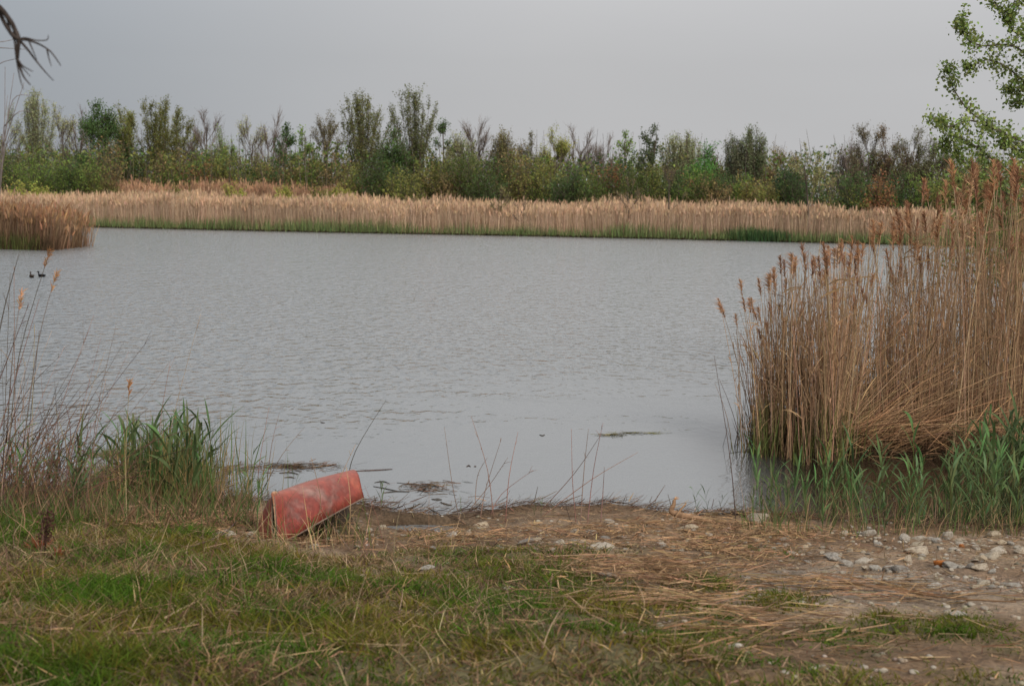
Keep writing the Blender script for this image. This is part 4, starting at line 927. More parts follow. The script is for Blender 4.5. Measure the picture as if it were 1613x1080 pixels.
# ------------------------------------------------------------------ green reed shoots
def shoot_proto(i):
    root = thing('reed_shoot', '', 'reed shoot', (0, 0, -50)); o = np.zeros((1, 3)); up = np.array([[RNG.normal(0, .06), RNG.normal(0, .05), 1.]])
    bend = np.array([[RNG.normal(0, .05), 0, 0]])
    c = shade((.088, .126, .050), 1, .20, .08)[0]
    g = Geo(); stems(g, o, up, .85, .006, .003, bend, 4, 5, c * np.array([1.25, 1.0, .8])); kid(root, g.obj('stem', M_blade, root))
    nl = random.choice((4, 5, 5, 6))
    for q in range(nl):
        t = np.array([.25 + .62 * q / (nl - 1)]); P = curve_pt(o, unit(up), np.array([.85]), bend, t); sg = 1 if q % 2 else -1
        aa = RNG.normal(0, .5); d = np.array([[sg * math.cos(aa) * RNG.uniform(.25, .6), math.sin(aa) * .6, 1.0]]); ln = np.array([RNG.uniform(.35, .6) * (1.05 - .3 * abs(t[0] - .6))])
        dr = RNG.uniform(.05, .55) * ln[0]
        sd = np.cross(unit(d), np.array([[sg * math.cos(aa), math.sin(aa), 0]])); sd = sd + RNG.normal(0, .25, (1, 3))
        g = Geo(); ribbons(g, P, d, ln, RNG.uniform(.030, .050), np.array([[sg * .28 * ln[0], math.sin(aa) * .2 * ln[0], -dr]]), 6, shade(c, 1, .15, .06), prof=(.35, .85, 1, .95, .75, .45, .04), side=sd)
        kid(root, g.obj('leaf', M_blade, root))
    return root
SHP = [shoot_proto(i) for i in range(11)]
SUSED = [False] * len(SHP)
def place_shoot(px, py, hpx, label, group, lean=0, slim=1.0):
    p = ground(px, py); h = hpx / FPX * p[1]
    i = random.randrange(len(SHP)); o = SHP[i]
    if SUSED[i]: o = copy_tree(o)
    SUSED[i] = True
    zz = max(gz(p[0], p[1]), -.12) - .02
    o.location = (p[0], p[1], zz); sc = h / 1.12; o.scale = (sc * slim * random.uniform(.85, 1.1),) * 2 + (sc,); o.rotation_euler = (random.gauss(0, .05), random.gauss(lean, .07), random.uniform(0, 6.28))
    o['label'] = label; o['group'] = group
    return o
random.seed(21)
gR = 'green shoots along the right bank'; lR = 'young green reed shoot in the right bank shallows'
for k in range(122):
    px = 1165 + 470 * random.random() ** .8; py = random.gauss(812, 17) if px < 1400 else random.gauss(806, 24)
    place_shoot(px, min(py, 846), random.uniform(75, 165) * (.75 + .3 * (px - 1165) / 450), lR + (' before the leftmost dry clump' if px < 1300 else ' below the fallen straw' if px < 1480 else ' under the tall green clump'), gR, slim=.8)
gT = 'tall green reeds at the right edge'; lT = 'tall fresh green reed in the dense clump before the dry stand'
for k in range(50):
    px = random.gauss(1575, 40); py = random.uniform(735, 775)
    if px < 1490: px = 1490 + random.random() * 60
    place_shoot(px, py, random.uniform(95, 160) * min(1, .62 + (px - 1490) / 110), lT, gT, slim=.8)
gL = 'green shoots of the left tussock'; lL = 'upright green shoot in the tussock standing left of the red boat'
for k in range(66):
    px = random.gauss(268, 46); py = random.uniform(752, 800)
    if not 160 < px < 395: px = random.uniform(170, 385)
    place_shoot(px, py, random.uniform(95, 168) * (1.0 if 190 < px < 350 else .8), lL, gL, slim=.85)
gE = 'green shoots at the left edge'; lE = 'green shoot among dead stalks at the left end of the bank'
for k in range(34):
    px = random.uniform(-30, 175); place_shoot(px, random.uniform(775, 815), random.uniform(75, 145), lE, gE, slim=.85)
gM = 'lone green shoots along the waterline'
for px, py, h, lab in ((130, 790, 128, 'tallest lone green blade cluster left of the tussock'), (396, 822, 100, 'slim green shoot just left of the red boat bow'), (404, 836, 118, 'tall slim green shoot nearest to the red boat bow'), (386, 802, 92, 'slim green shoot between the tussock and the red boat'), (414, 798, 76, 'short slim green shoot behind the red boat bow'), (372, 828, 84, 'slim shoot above the white stones left of the boat'), (1100, 808, 70, 'lone thin shoot right of the driftwood, tallest and leaning left'), (1118, 806, 70, 'lone broad leaved shoot right of the driftwood'), (1130, 806, 58, 'lone short upright shoot next to the right stand reflection'), (1165, 805, 40, 'low green shoot at the edge of the dark reflection'), (852, 815, 42, 'fresh green shoot at the water in the middle of the bank, taller one'), (840, 815, 34, 'fresh low shoot at the water in the middle of the bank'), (872, 812, 26, 'small slanting shoot right of the middle bank shoots'),
                       (725, 812, 44, 'single green shoot in the water above the wrack ridge'), (466, 757, 48, 'green shoot standing in the water above the red boat bow'), (480, 762, 40, 'short green shoot in the water above the red boat'), (540, 748, 44, 'thin green shoot behind the right half of the red boat'), (600, 805, 68, 'slanting green shoot at the right end of the red boat'), (620, 806, 38, 'short green shoot in the water right of the red boat'),
                       (441, 856, 110, 'tall blurred green shoot before the bow of the red boat'), (430, 858, 88, 'second green shoot before the bow of the red boat'), (520, 858, 70, 'green shoot before the middle of the red boat'), (548, 850, 56, 'short green shoot under the raised edge of the red boat'), (566, 850, 64, 'green shoot at the raised right corner of the red boat'), (488, 860, 62, 'thin green shoot before the dark gap of the red boat'), (832, 900, 52, 'bright green shoot in grass at the middle of the bank'), (1300, 868, 34, 'small leafy weed on the bare bank by the straw')):
    place_shoot(px, py, h, lab, gM, lean=-.05 if 'left' in lab else 0, slim=.6)
for i, u in enumerate(SUSED):
    if not u: place_shoot(300, 780, 100, lL, gL)
# dead thatch inside the left tussock
def tussock():
    g = Geo(); n = 2600; P = np.array([ground(random.gauss(235, 55), random.gauss(765, 12)) for _ in range(n)]); P[:, 2] = np.maximum(P[:, 2], 0) + RNG.random(n) * .25 * np.exp(-((P[:, 0] - P[:, 0].mean()) / .3) ** 2)
    a = RNG.normal(0, .7, n); D = np.stack([np.cos(a) * RNG.choice([-1, 1], n), RNG.normal(0, .5, n), RNG.normal(.35, .4, n)], 1); c = shade((.30, .20, .11), n, .35, .06); c = np.where((RNG.random(n) < .4)[:, None], c * .35, c)
    ribbons(g, P, D, RNG.uniform(.1, .45, n), RNG.uniform(.004, .009, n), RNG.normal(0, .06, (n, 3)) - np.array([0, 0, .06]), 3, c)
    n = 700; P = np.array([ground(random.gauss(270, 55), random.uniform(750, 800)) for _ in range(n)]); P[:, 2] = np.minimum(P[:, 2], .1) - .02
    ribbons(g, P, np.concatenate([RNG.normal(0, .10, (n, 2)), np.ones((n, 1))], 1), RNG.uniform(.2, .75, n), RNG.uniform(.005, .012, n), RNG.normal(0, .05, (n, 3)), 3, np.where((RNG.random(n) < .5)[:, None], shade((.08, .125, .035), n, .25), shade((.20, .15, .06), n, .25)))
    g.obj('tussock_thatch', M_straw, kind='stuff', label='dead brown thatch and blades inside the left green tussock')
    g = Geo(); n = 2300
    P = np.array([ground(random.uniform(-60, 400), random.uniform(785, 838)) for _ in range(n)]); P[:, 2] = np.maximum(P[:, 2], -.02)
    c = np.where((RNG.random(n) < .5)[:, None], shade((.075, .105, .03), n, .25), shade((.17, .105, .06), n, .35))
    ribbons(g, P, np.concatenate([RNG.normal(0, .38, (n, 2)), np.ones((n, 1))], 1), RNG.uniform(.06, .30, n), RNG.uniform(.004, .010, n), RNG.normal(0, .08, (n, 3)), 3, c)
    P = np.array([ground(random.uniform(400, 590), random.uniform(845, 868)) for _ in range(230)]); n = 230
    ribbons(g, P, np.concatenate([RNG.normal(0, .3, (n, 2)), np.ones((n, 1))], 1), RNG.uniform(.08, .34, n), RNG.uniform(.003, .007, n), RNG.normal(0, .07, (n, 3)), 3, np.where((RNG.random(n) < .45)[:, None], shade((.10, .13, .035), n, .25), shade((.36, .24, .13), n, .3)))
    P = np.array([ground(random.uniform(1170, 1640), random.uniform(812, 848)) for _ in range(700)]); n = 700; P[:, 2] = np.maximum(P[:, 2] - .02, -.05)
    ribbons(g, P, np.concatenate([RNG.normal(0, .2, (n, 2)), np.ones((n, 1))], 1), RNG.uniform(.08, .38, n), RNG.uniform(.004, .008, n), RNG.normal(0, .07, (n, 3)), 3, np.where((RNG.random(n) < .6)[:, None], shade((.105, .14, .045), n, .25), shade((.27, .18, .10), n, .3)))
    g.obj('waterside_sedge', M_blade, kind='stuff', label='mixed green and brown sedge blades at the water edge')
tussock()

# ------------------------------------------------------------------ dead stalks and brambles in front of the water
def stalk(pts, Y0=None, r=.004, col=(.20, .13, .09), label='', group=None, plume=None, twigs=0, name='dead_stalk', cat='stalk'):
    """a dry stem growing from the bank: pts are its foot, bends and tip as seen in the photograph"""
    p0 = ground(*pts[0]) if Y0 is None else at_y(pts[0][0], pts[0][1], Y0); Y = p0[1]
    P = np.array([p0 - np.array([0, 0, .03])] + [at_y(a, b, Y + RNG.normal(0, .08) * i) for i, (a, b) in enumerate(pts[1:], 1)])
    root = thing(name, label, cat, tuple(p0), 0, group); Q = P - p0
    g = Geo(); tube(g, Q, np.linspace(r, r * .35, len(Q)), 5, shade(col, 1, .15)[0], sub=4 if len(Q) > 2 else 2); g.obj('stem', M_straw, root, smooth=True)
    if twigs:
        for q in range(twigs):
            f_ = RNG.uniform(.35, .98) * (len(Q) - 1); i = min(int(f_), len(Q) - 2); b = Q[i] + (Q[i + 1] - Q[i]) * (f_ - i); d = unit(unit(Q[i + 1] - Q[i]) + rdir(1)[0] * np.array([.8, .5, .5])); ln = RNG.uniform(.06, .25) * np.linalg.norm(Q[-1]) * .6
            g = Geo(); tube(g, [b, b + d * ln * .5, b + d * ln + np.array([0, 0, -.08 * ln])], [r * .5, r * .35, r * .2], 4, shade(col, 1, .15)[0], sub=2); g.obj('twig', M_straw, root)
    if plume is not None:
        g = Geo(); n = 46; t = RNG.uniform(-.22, 0, n); dr = unit(Q[-1] - Q[-2]); B = Q[-1] + dr * (t * .55)[:, None]
        ribbons(g, B, dr + rdir(n) * .5, RNG.uniform(.03, .08, n), .006, np.array([0, 0, -.02]), 3, shade(plume, n, .2), prof=(.4, 1, .8, .15)); g.obj('plume', M_plume, root)
    return root
PK = (.27, .165, .125); DK = (.11, .08, .065); TN = (.36, .25, .15)
gS = 'dead grass stalks before the water'
S = [([(726, 822), (712, 760), (700, 672)], PK, 'leftmost thin stalk of the middle group, leaning left', 2), ([(778, 815), (768, 740), (742, 655)], PK, 'tallest curved stalk of the left bunch before the water', 3), ([(732, 806), (770, 765), (800, 720)], PK, 'thick reddish stalk slanting right out of the left bunch', 4),
     ([(756, 815), (765, 770), (790, 690)], PK, 'thin stalk crossing the left bunch to upper right', 2), ([(796, 822), (802, 750), (816, 680)], PK, 'upright thin stalk right of the left bunch', 1), ([(770, 812), (790, 778), (840, 740)], PK, 'low arching stalk right of the left bunch', 2), ([(748, 800), (752, 750), (768, 720)], PK, 'short faint stalk inside the left bunch', 1),
     ([(845, 806), (905, 745), (948, 682)], PK, 'long straight stalk slanting right over the water', 1), ([(848, 812), (930, 756), (1005, 712)], PK, 'longest low stalk slanting far right over the water', 0), ([(908, 822), (902, 760), (900, 675)], PK, 'upright stalk, left of three near the middle', 1), ([(914, 822), (920, 740), (927, 675)], PK, 'upright stalk, middle of three near the middle', 1), ([(925, 822), (935, 740), (950, 665)], PK, 'upright stalk with a drooping tip, right of three', 2),
     ([(946, 822), (950, 770), (952, 735)], PK, 'short faint stalk right of the three upright ones', 0), ([(545, 762), (560, 710), (608, 630)], DK, 'dark bent stem arching over the water behind the red boat', 0), ([(508, 850), (520, 790), (560, 700)], TN, 'thin pale stalk crossing the red boat', 2), ([(470, 858), (505, 800), (490, 720)], TN, 'pale forked stalk in front of the red boat', 3), ([(548, 858), (552, 790), (545, 735)], TN, 'pale stalk before the right half of the red boat', 2),
     ([(420, 760), (428, 700), (440, 650)], PK, 'reddish stalk in the rusty bunch above the boat bow', 2), ([(415, 765), (445, 715), (480, 672)], PK, 'slanting stalk of the rusty bunch above the boat bow', 2), ([(405, 765), (410, 720), (424, 640)], PK, 'thin stalk left in the rusty bunch above the boat bow', 2), ([(1008, 826), (1045, 800), (1090, 790)], TN, 'low faint stalk on the middle bank slanting right', 0), ([(1160, 826), (1150, 720), (1125, 560)], DK, 'single dark thin stem left of the right hand reed stand', 0),
     ([(258, 790), (250, 690), (268, 570)], PK, 'faint tall stalk rising from the left green tussock', 1), ([(200, 830), (198, 720), (204, 600)], TN, 'pale reed with small orange tip before the left tussock', 0), ([(100, 770), (150, 700), (182, 648)], DK, 'dark straight stick slanting right across the left shoots', 0), ([(30, 760), (70, 690), (130, 605)], DK, 'brown stick slanting up right at the left edge', 1), ([(10, 770), (60, 680), (110, 600)], DK, 'lower of two parallel sticks at the left edge', 1),
     ([(40, 790), (45, 690), (62, 520)], DK, 'upright dark stalk near the left edge', 2), ([(70, 770), (78, 700), (60, 640)], DK, 'short dark stalk near the left edge bending left', 1), ([(96, 740), (92, 690), (86, 600)], DK, 'thin upright stem right of the left edge brambles', 0), ([(-10, 700), (20, 610), (62, 470)], (.15, .09, .07), 'reddish bramble cane arching up at the left edge', 4), ([(-20, 640), (10, 570), (45, 480)], (.15, .09, .07), 'reddish cane beside the arching one at the left edge', 3),
     ([(-10, 720), (40, 620), (95, 560)], DK, 'dark cane slanting right above the left brambles', 2), ([(28, 800), (24, 700), (22, 420)], (.25, .15, .09), 'tall tan cane at the left edge', 1), ([(2, 790), (8, 640), (16, 430)], (.16, .1, .08), 'tall brown cane hard at the left edge', 3), ([(-10, 560), (8, 480), (30, 400)], DK, 'thin fork of cane at the left edge above the water', 2),
     ([(36, 700), (60, 540), (88, 432)], (.19, .14, .11), 'thin reed with orange plume, upper right of the left edge', 0), ([(14, 700), (30, 560), (78, 396)], (.19, .14, .11), 'thin reed with orange plume under the reed island', 0), ([(10, 690), (20, 560), (34, 462)], (.19, .14, .11), 'thin reed with short orange plume, lowest of three', 0), ([(1062, 812), (1058, 800), (1052, 778)], DK, 'tiny dark twig left of the driftwood', 1), ([(905, 822), (898, 818), (890, 790)], DK, 'tiny forked twig on the bank before the water', 2)]
for pts, col, lab, tw in S:
    stalk(pts, 9.6 if pts[0][0] < 45 and pts[0][1] < 720 else None, r=.0048 if col is DK else .0040, col=col, label=lab, group=gS, twigs=tw, plume=(.42, .22, .10) if 'orange' in lab else None)
def more_stalks():
    lab = 'thin dry brown stalk in the tangle at the left end of the bank'
    for k in range(70):
        px = random.gauss(30, 60); py = random.uniform(770, 825); ln = random.uniform(90, 300); a = random.gauss(.22, .28)
        tip = (px + ln * math.sin(a), py - ln * math.cos(a)); mid = ((px + tip[0]) / 2 + random.gauss(-6, 8), (py + tip[1]) / 2)
        stalk([(px, py), mid, tip], r=random.uniform(.002, .004), col=random.choice((PK, DK, TN, (.2, .11, .07))), label=lab, group='dry stalks at the left end', twigs=random.choice((0, 1, 2, 3)))
    lab = 'thin dry weed stem standing up from the near grass'
    for k in range(60):
        px = random.uniform(0, 1080) * random.random() ** .3; py = random.uniform(845, 1000); ln = random.uniform(40, 130); a = random.gauss(.05, .5)
        tip = (px + ln * math.sin(a), py - ln * math.cos(a)); mid = ((px + tip[0]) / 2 + random.gauss(0, 6), (py + tip[1]) / 2)
        stalk([(px, py), mid, tip], r=random.uniform(.0015, .0028), col=random.choice((PK, (.13, .08, .05), TN, TN, (.2, .11, .07))), label=lab, group='dry weed stems in the grass', twigs=random.choice((0, 0, 1, 2)), name='weed_stem', cat='weed')
more_stalks()
def fallen():
    F_ = [([(330, 1035), (380, 1025), (450, 1022), (640, 1030)], TN, .006, 'long pale bent reed lying across the near grass'), ([(260, 985), (330, 952), (380, 966), (470, 975)], TN, .005, 'pale arched reed stem lying in the left grass'), ([(0, 858), (60, 890), (130, 925)], TN, .004, 'pale straight stem lying on the far left grass'), ([(150, 915), (180, 932)], TN, .004, 'short pale stem in left grass'), ([(215, 890), (240, 878)], (.45, .36, .2), .006, 'short cream stem standing on the left grass'),
          ([(580, 1032), (645, 1027)], TN, .004, 'short pale stem lying at the bottom of the grass'), ([(1320, 925), (1420, 940), (1500, 952), (1600, 958)], (.22, .13, .07), .007, 'long brown reed lying across the dirt track'), ([(1350, 929), (1400, 935), (1470, 945)], (.36, .22, .11), .006, 'tan reed beside the long brown one on the dirt'), ([(1100, 961), (1200, 967)], TN, .004, 'thin pale straw at the lower edge of the dirt'), ([(1380, 980), (1470, 985)], TN, .004, 'pale straw on the right grass patch'), ([(1232, 1010), (1258, 1002)], TN, .006, 'short pale stick in the right lower grass'), ([(860, 885), (1000, 880)], TN, .005, 'straight straw above the straw drift'),
          ([(300, 870), (350, 850), (372, 828)], DK, .006, 'dark stick leaning in the debris left of the boat'), ([(70, 1000), (200, 1010), (300, 1005)], (.2, .13, .08), .004, 'brown stem lying in lower left grass'), ([(350, 1005), (470, 1010), (600, 1004)], (.24, .15, .1), .004, 'brown stem lying parallel to the long pale reed')]
    for pts, col, r, lab in F_:
        P = np.array([ground(a, b) for a, b in pts]); P[:, 2] += .035; p0 = P[0].copy(); g = Geo(); tube(g, P - p0, np.linspace(r, r * .5, len(P)), 6, shade(col, 1, .1)[0], sub=4)
        o = g.obj('fallen_stem', M_straw, smooth=True, label=lab, category='stem', group='stems lying on the bank'); o.location = p0
fallen()
def bramble():
    root_p = ground(45, 800); root = thing('bramble', 'tangled bramble with curled rusty leaves at the left end of the bank', 'bramble', tuple(root_p))
    gl = Geo(); gs = Geo()
    for k in range(130):
        b = ground(random.gauss(25, 60), random.uniform(770, 815)); ln = random.uniform(.25, 1.05); d = unit(np.array([random.gauss(.3, .6), random.gauss(0, .3), 1.0])); pts = [b - root_p, b - root_p + d * ln * .6, b - root_p + d * ln + np.array([random.gauss(.1, .12), 0, -.12 * ln])]
        tube(gs, pts, [.004, .003, .0015], 4, shade((.15, .085, .06), 1, .2)[0], sub=3)
        n = 6; t = RNG.uniform(.2, 1, n); P = np.array(pts[0])[None] * (1 - t)[:, None] + np.array(pts[2])[None] * t[:, None] + RNG.normal(0, .03, (n, 3))
        leaves(gl, P, RNG.uniform(.014, .042, n), shade(random.choice(((.24, .11, .05), (.17, .075, .04), (.20, .13, .06), (.08, .06, .03))), n, .25), .45)
    gs.obj('canes', M_straw, root); gl.obj('foliage', M_leaf, root, kind='stuff')
    for px, py, hpx, col, lab in ((62, 872, 34, (.24, .07, .035), 'low tuft of rust red dead leaves, left of a smaller one'), (92, 880, 22, (.27, .085, .04), 'small tuft of rust red dead leaves in the left grass')):
        p = ground(px, py); r = thing('dead_weed', lab, 'weed', tuple(p)); g = Geo(); n = 90; h = hpx / FPX * p[1]
        ribbons(g, np.zeros((n, 3)), np.stack([RNG.normal(0, .9, n), RNG.normal(0, .7, n), np.ones(n)], 1), RNG.uniform(.4, 1.0, n) * h, .010, RNG.normal(0, .02, (n, 3)), 3, shade(col, n, .25), prof=(.3, 1, .8, .1)); g.obj('foliage', M_leaf, r, kind='stuff')
    p = ground(70, 880); r = thing('dock_plant', 'dark brown dry seed head standing in the left grass', 'weed', tuple(p)); g = Geo(); tube(g, [(0, 0, 0), (.01, 0, .16), (.02, 0, .30)], [.006, .005, .003], 6, (.07, .04, .03)); g.obj('stem', M_straw, r)
    g = Geo(); n = 240; t = RNG.uniform(.1, .28, n); leaves(g, np.stack([.02 * t / .3 + RNG.normal(0, .022, n), RNG.normal(0, .022, n), t], 1), .02, shade((.085, .045, .032), n, .3), .8); g.obj('seed_head', M_plume, r)
bramble()

# ------------------------------------------------------------------ driftwood and floating debris
def driftwood():
    p0 = ground(1100, 826); Y = p0[1]
    root = thing('driftwood', 'curled weathered driftwood branch with a raised broken end at the water edge', 'driftwood', tuple(p0))
    P = np.array([at_y(a, b, Y + dy) for a, b, dy in ((1062, 789, 0), (1061, 797, 0), (1057, 806, 0), (1064, 811, 0), (1082, 815, .02), (1105, 820, .05), (1130, 827, .05), (1152, 831, .05))]) - p0
    P[:, 2] += .012
    g = Geo(); tube(g, P, [.012, .017, .02, .024, .024, .02, .015, .009], 9, (.24, .145, .085), sub=4); g.obj('limb', M_wood, root, smooth=True)
    g = Geo(); Q = np.array([at_y(a, b, Y - .05) for a, b in ((1062, 817), (1072, 803), (1081, 792))]) - p0; tube(g, Q, [.009, .008, .006], 7, (.26, .16, .09), sub=2); g.obj('twig', M_wood, root, smooth=True)
    g = Geo()
    for k in range(7):
        b = P[0]; d = unit(np.array([random.gauss(.1, .6), random.gauss(0, .4), random.uniform(.2, 1)])); tube(g, [b, b + d * random.uniform(.02, .045)], [.006, .002], 5, (.34, .20, .11))
    g.obj('broken_tip', M_wood, root)
    p1 = ground(1150, 818); Pd = np.array([at_y(a, b, p1[1] + .15) for a, b in ((1108, 820), (1135, 812), (1165, 811), (1205, 810))]) - p1
    g = Geo(); tube(g, Pd, [.012, .022, .03, .022], 8, (.06, .042, .03), sub=3); o = g.obj('log', M_wood, smooth=True, label='dark waterlogged log at the water edge behind the driftwood', category='log'); o.location = p1
driftwood()
FL = [(560, 742, 618, 739, .012, 'long dark stick afloat above the right end of the red boat'), (590, 760, 614, 762, .008, 'dark stick afloat, first above the reed debris'), (625, 760, 690, 768, .006, 'thin curved stem afloat above the debris'), (588, 766, 628, 774, .009, 'dark bent piece of reed afloat right of the boat'), (603, 776, 645, 775, .009, 'dark straight stick afloat right of the boat'), (664, 762, 692, 768, .009, 'dark slanting stick afloat at the right of the debris'), (585, 790, 630, 791, .006, 'brown thin stick afloat nearest the right end of boat'), (680, 786, 696, 787, .014, 'short black chunk afloat below the debris'), (694, 791, 712, 796, .012, 'short black chunk afloat right of another'),
      (612, 806, 662, 803, .010, 'dark stick washed onto the wrack with a raised end'), (672, 798, 698, 813, .007, 'slanting dark stick at the wrack edge'), (440, 745, 470, 747, .010, 'black stick afloat behind the boat bow'), (495, 737, 530, 731, .012, 'rusty brown stick afloat above the red boat'), (448, 752, 464, 753, .010, 'short black stick afloat right behind the boat bow'), (850, 685, 858, 685, .014, 'small dark lump afloat left of the weed mat'), (735, 735, 741, 735, .014, 'small black lump afloat, left of two'), (747, 735, 750, 735, .012, 'small black lump afloat, right of two'), (800, 803, 830, 806, .006, 'thin dark stick afloat near the middle bank'), (1195, 762, 1208, 761, .006, 'thin dark stick afloat in the reed reflection'), (1148, 714, 1185, 711, .004, 'thin stem afloat at the left foot of the reeds'), (505, 665, 512, 666, .010, 'tiny dark scrap afloat alone above the boat')]
for a, b, c, d, r, lab in FL:
    A, B = at_z(a, b), at_z(c, d); p0 = A.copy(); m_ = (A + B) / 2 + np.array([0, RNG.normal(0, .05), .004]); lift = .06 if 'raised' in lab else .004
    g = Geo(); tube(g, np.array([A + np.array([0, 0, .002]), m_, B + np.array([0, 0, lift])]) - p0, [r * .35, r * .55, r * .25], 6, shade((.05, .036, .026), 1, .2)[0] if 'brown' not in lab else (.13, .075, .045), sub=3)
    o = g.obj('floating_stick', M_wood, smooth=True, label=lab, category='stick', group='sticks floating near the bank'); o.location = p0
def mats():
    for (a, b, rx, ry, n, nm, lab, tall) in ((955, 685, 18, 1.2, 60, 'weed_mat', 'small green brown weed mat afloat out on the pond', .014), (668, 768, 34, 8, 150, 'reed_debris', 'loose raft of brown reed bits afloat by the bank', .012), (460, 735, 60, 5, 320, 'reed_debris', 'scattered reed bits afloat behind the red boat', .01), (170, 715, 45, 4, 260, 'weed_mat', 'thin olive weed raft afloat left of the tussock', .02), (1000, 682, 34, .6, 60, 'weed_line', 'thin line of weed trailing right of the small mat', .012), (350, 740, 60, 8, 220, 'reed_debris', 'reed bits afloat right of the tussock', .01)):
        P = np.array([at_z(random.gauss(a, rx * .6), random.gauss(b, ry * .6)) for _ in range(n)]); p0 = at_z(a, b); P[:, 2] = RNG.random(n) * tall + .002
        an = RNG.normal(0, .7, n); D = np.stack([np.cos(an), np.sin(an), RNG.normal(0, .12, n)], 1); g = Geo(); col = (.17, .15, .06) if 'weed' in nm else (.12, .075, .045)
        ribbons(g, P - p0, D, RNG.uniform(.04, .16, n), RNG.uniform(.006, .014, n), np.zeros(3), 2, shade(col, n, .35), prof=(.7, 1, .5), side=np.stack([-np.sin(an), np.cos(an), RNG.normal(0, .3, n)], 1))
        o = g.obj(nm, M_straw, kind='stuff', label=lab); o.location = p0
mats()

# ------------------------------------------------------------------ water birds
def bird(px, py, col, col2, label, rz):
    p = at_z(px, py); root = thing('water_bird', label, 'water bird', (p[0], p[1], 0), rz, scale=.8)
    g = Geo(); tube(g, [(-.17, 0, .075), (-.13, 0, .065), (-.05, 0, .045), (.04, 0, .04), (.10, 0, .055), (.13, 0, .10), (.135, 0, .15), (.145, 0, .185), (.175, 0, .195), (.20, 0, .185)],
                    [.012, .035, .07, .075, .06, .032, .024, .032, .030, .012], 10, col, sub=3); g.obj('body', M_wood, root, smooth=True)
    g = Geo(); tube(g, [(.195, 0, .185), (.24, 0, .176)], [.010, .004], 6, col2); g.obj('bill', M_wood, root, smooth=True)
    for sgn in (-1, 1):
        g = Geo(); tube(g, [(.07, sgn * .045, .075), (-.02, sgn * .066, .075), (-.12, sgn * .03, .085)], [.02, .032, .008], 7, np.array(col) * 1.3, sub=2); g.obj('wing', M_wood, root, smooth=True)
bird(50, 437, (.035, .026, .020), (.10, .08, .05), 'brown duck swimming away on the pond below the reed island', 2.2)
bird(66, 436, (.008, .008, .009), (.25, .24, .22), 'black water bird swimming right of the brown duck', 2.9)

# ------------------------------------------------------------------ near poplar on the right, bare trees on the left
def poplar():
    Y = 21.0; b = at_y(1735, 560, Y); x0, y0 = b[0], Y
    root = thing('poplar', 'leafy green poplar reaching over the reeds from the right edge', 'tree', (x0, y0, -.2))
    g = Geo(); tube(g, [(0, 0, 0), (.05, .05, 1.6), (-.05, 0, 3.2), (.05, .1, 5.2), (0, .1, 7.6)], [.16, .13, .105, .075, .03], 10, (.13, .11, .085), sub=4); g.obj('trunk', M_wood, root, smooth=True)
    base = np.array([x0, y0, -.2])
    # limbs given as foot on the trunk and way points seen against the sky
    LB = [[(1725, 262), (1640, 215), (1575, 195), (1530, 178), (1502, 140), (1494, 113)], [(1728, 240), (1660, 205), (1585, 200), (1530, 190), (1495, 200), (1474, 188)], [(1728, 150), (1660, 130), (1600, 105), (1560, 95), (1528, 103)], [(1730, 110), (1650, 75), (1600, 62), (1545, 72), (1520, 58), (1514, 38)], [(1732, 60), (1650, 20), (1600, 40), (1575, 15), (1560, -5)],
          [(1728, 20), (1660, -25), (1610, -20), (1590, 20)], [(1728, 300), (1640, 262), (1575, 248), (1530, 226), (1495, 212), (1488, 230)], [(1728, 330), (1650, 300), (1580, 290), (1530, 270), (1508, 240)], [(1730, 380), (1660, 340), (1600, 320), (1550, 300), (1520, 285)], [(1730, 190), (1670, 160), (1620, 130), (1590, 140)], [(1735, 280), (1700, 200), (1650, 150), (1600, 160)], [(1735, 420), (1680, 370), (1620, 350), (1560, 335)],
          [(1735, 360), (1680, 300), (1620, 240), (1585, 225)], [(1735, 250), (1690, 150), (1640, 90), (1620, 40)], [(1735, 440), (1690, 400), (1630, 385), (1590, 380)], [(1735, 320), (1690, 270), (1640, 240), (1600, 262)], [(1735, 130), (1680, 60), (1630, 0), (1610, -40)], [(1735, 400), (1690, 340), (1650, 300), (1612, 280)], [(1735, 460), (1680, 420), (1600, 410), (1545, 395)], [(1735, 340), (1640, 330), (1560, 318), (1525, 300)], [(1740, 300), (1800, 230), (1860, 150)], [(1740, 200), (1800, 110), (1850, 20)], [(1740, 380), (1820, 330), (1890, 290)]]
    for pts in LB:
        pts = [(a, b_ + (130, 50, 12, 0, 0, 0, 0)[i]) for i, (a, b_) in enumerate(pts)]
        dy = RNG.normal(0, .35); P = np.array([at_y(a, bb, Y + dy * i * .5 + RNG.normal(0, .06)) for i, (a, bb) in enumerate(pts)]) - base; P[0, :2] *= .3
        g = Geo(); tube(g, P, np.linspace(.021, .004, len(P)), 6, (.085, .07, .055), sub=4); br = g.obj('branch', M_wood, root, smooth=True)
        gl = Geo(); gs = Geo(); m = len(P) * 11
        f_ = RNG.uniform(.45, len(P) - 1, m); f_[:5] = len(P) - 1.02; i = np.minimum(f_.astype(int), len(P) - 2); A = P[i] + (P[i + 1] - P[i]) * (f_ - i)[:, None]
        d = unit(unit(P[i + 1] - P[i]) + rdir(m) * .9); ln = RNG.uniform(.06, .26, m); ln[:5] = .12; stems(gs, A, d, ln, .004, .002, np.zeros((m, 3)), 1, 3, (.09, .075, .055))
        q = np.repeat(np.arange(m), 14); Q = A[q] + d[q] * (ln[q] * RNG.uniform(0, 1.1, len(q)))[:, None] + RNG.normal(0, .044, (len(q), 3))
        leaves(gl, Q, RNG.uniform(.030, .060, len(q)), shade((.20, .25, .07), len(q), .22, .08) * (1 + RNG.normal(0, .12, m))[q][:, None], .85)
        gs.obj('twigs', M_wood, br, kind='stuff'); gl.obj('foliage', M_leaf, br, kind='stuff')
poplar()
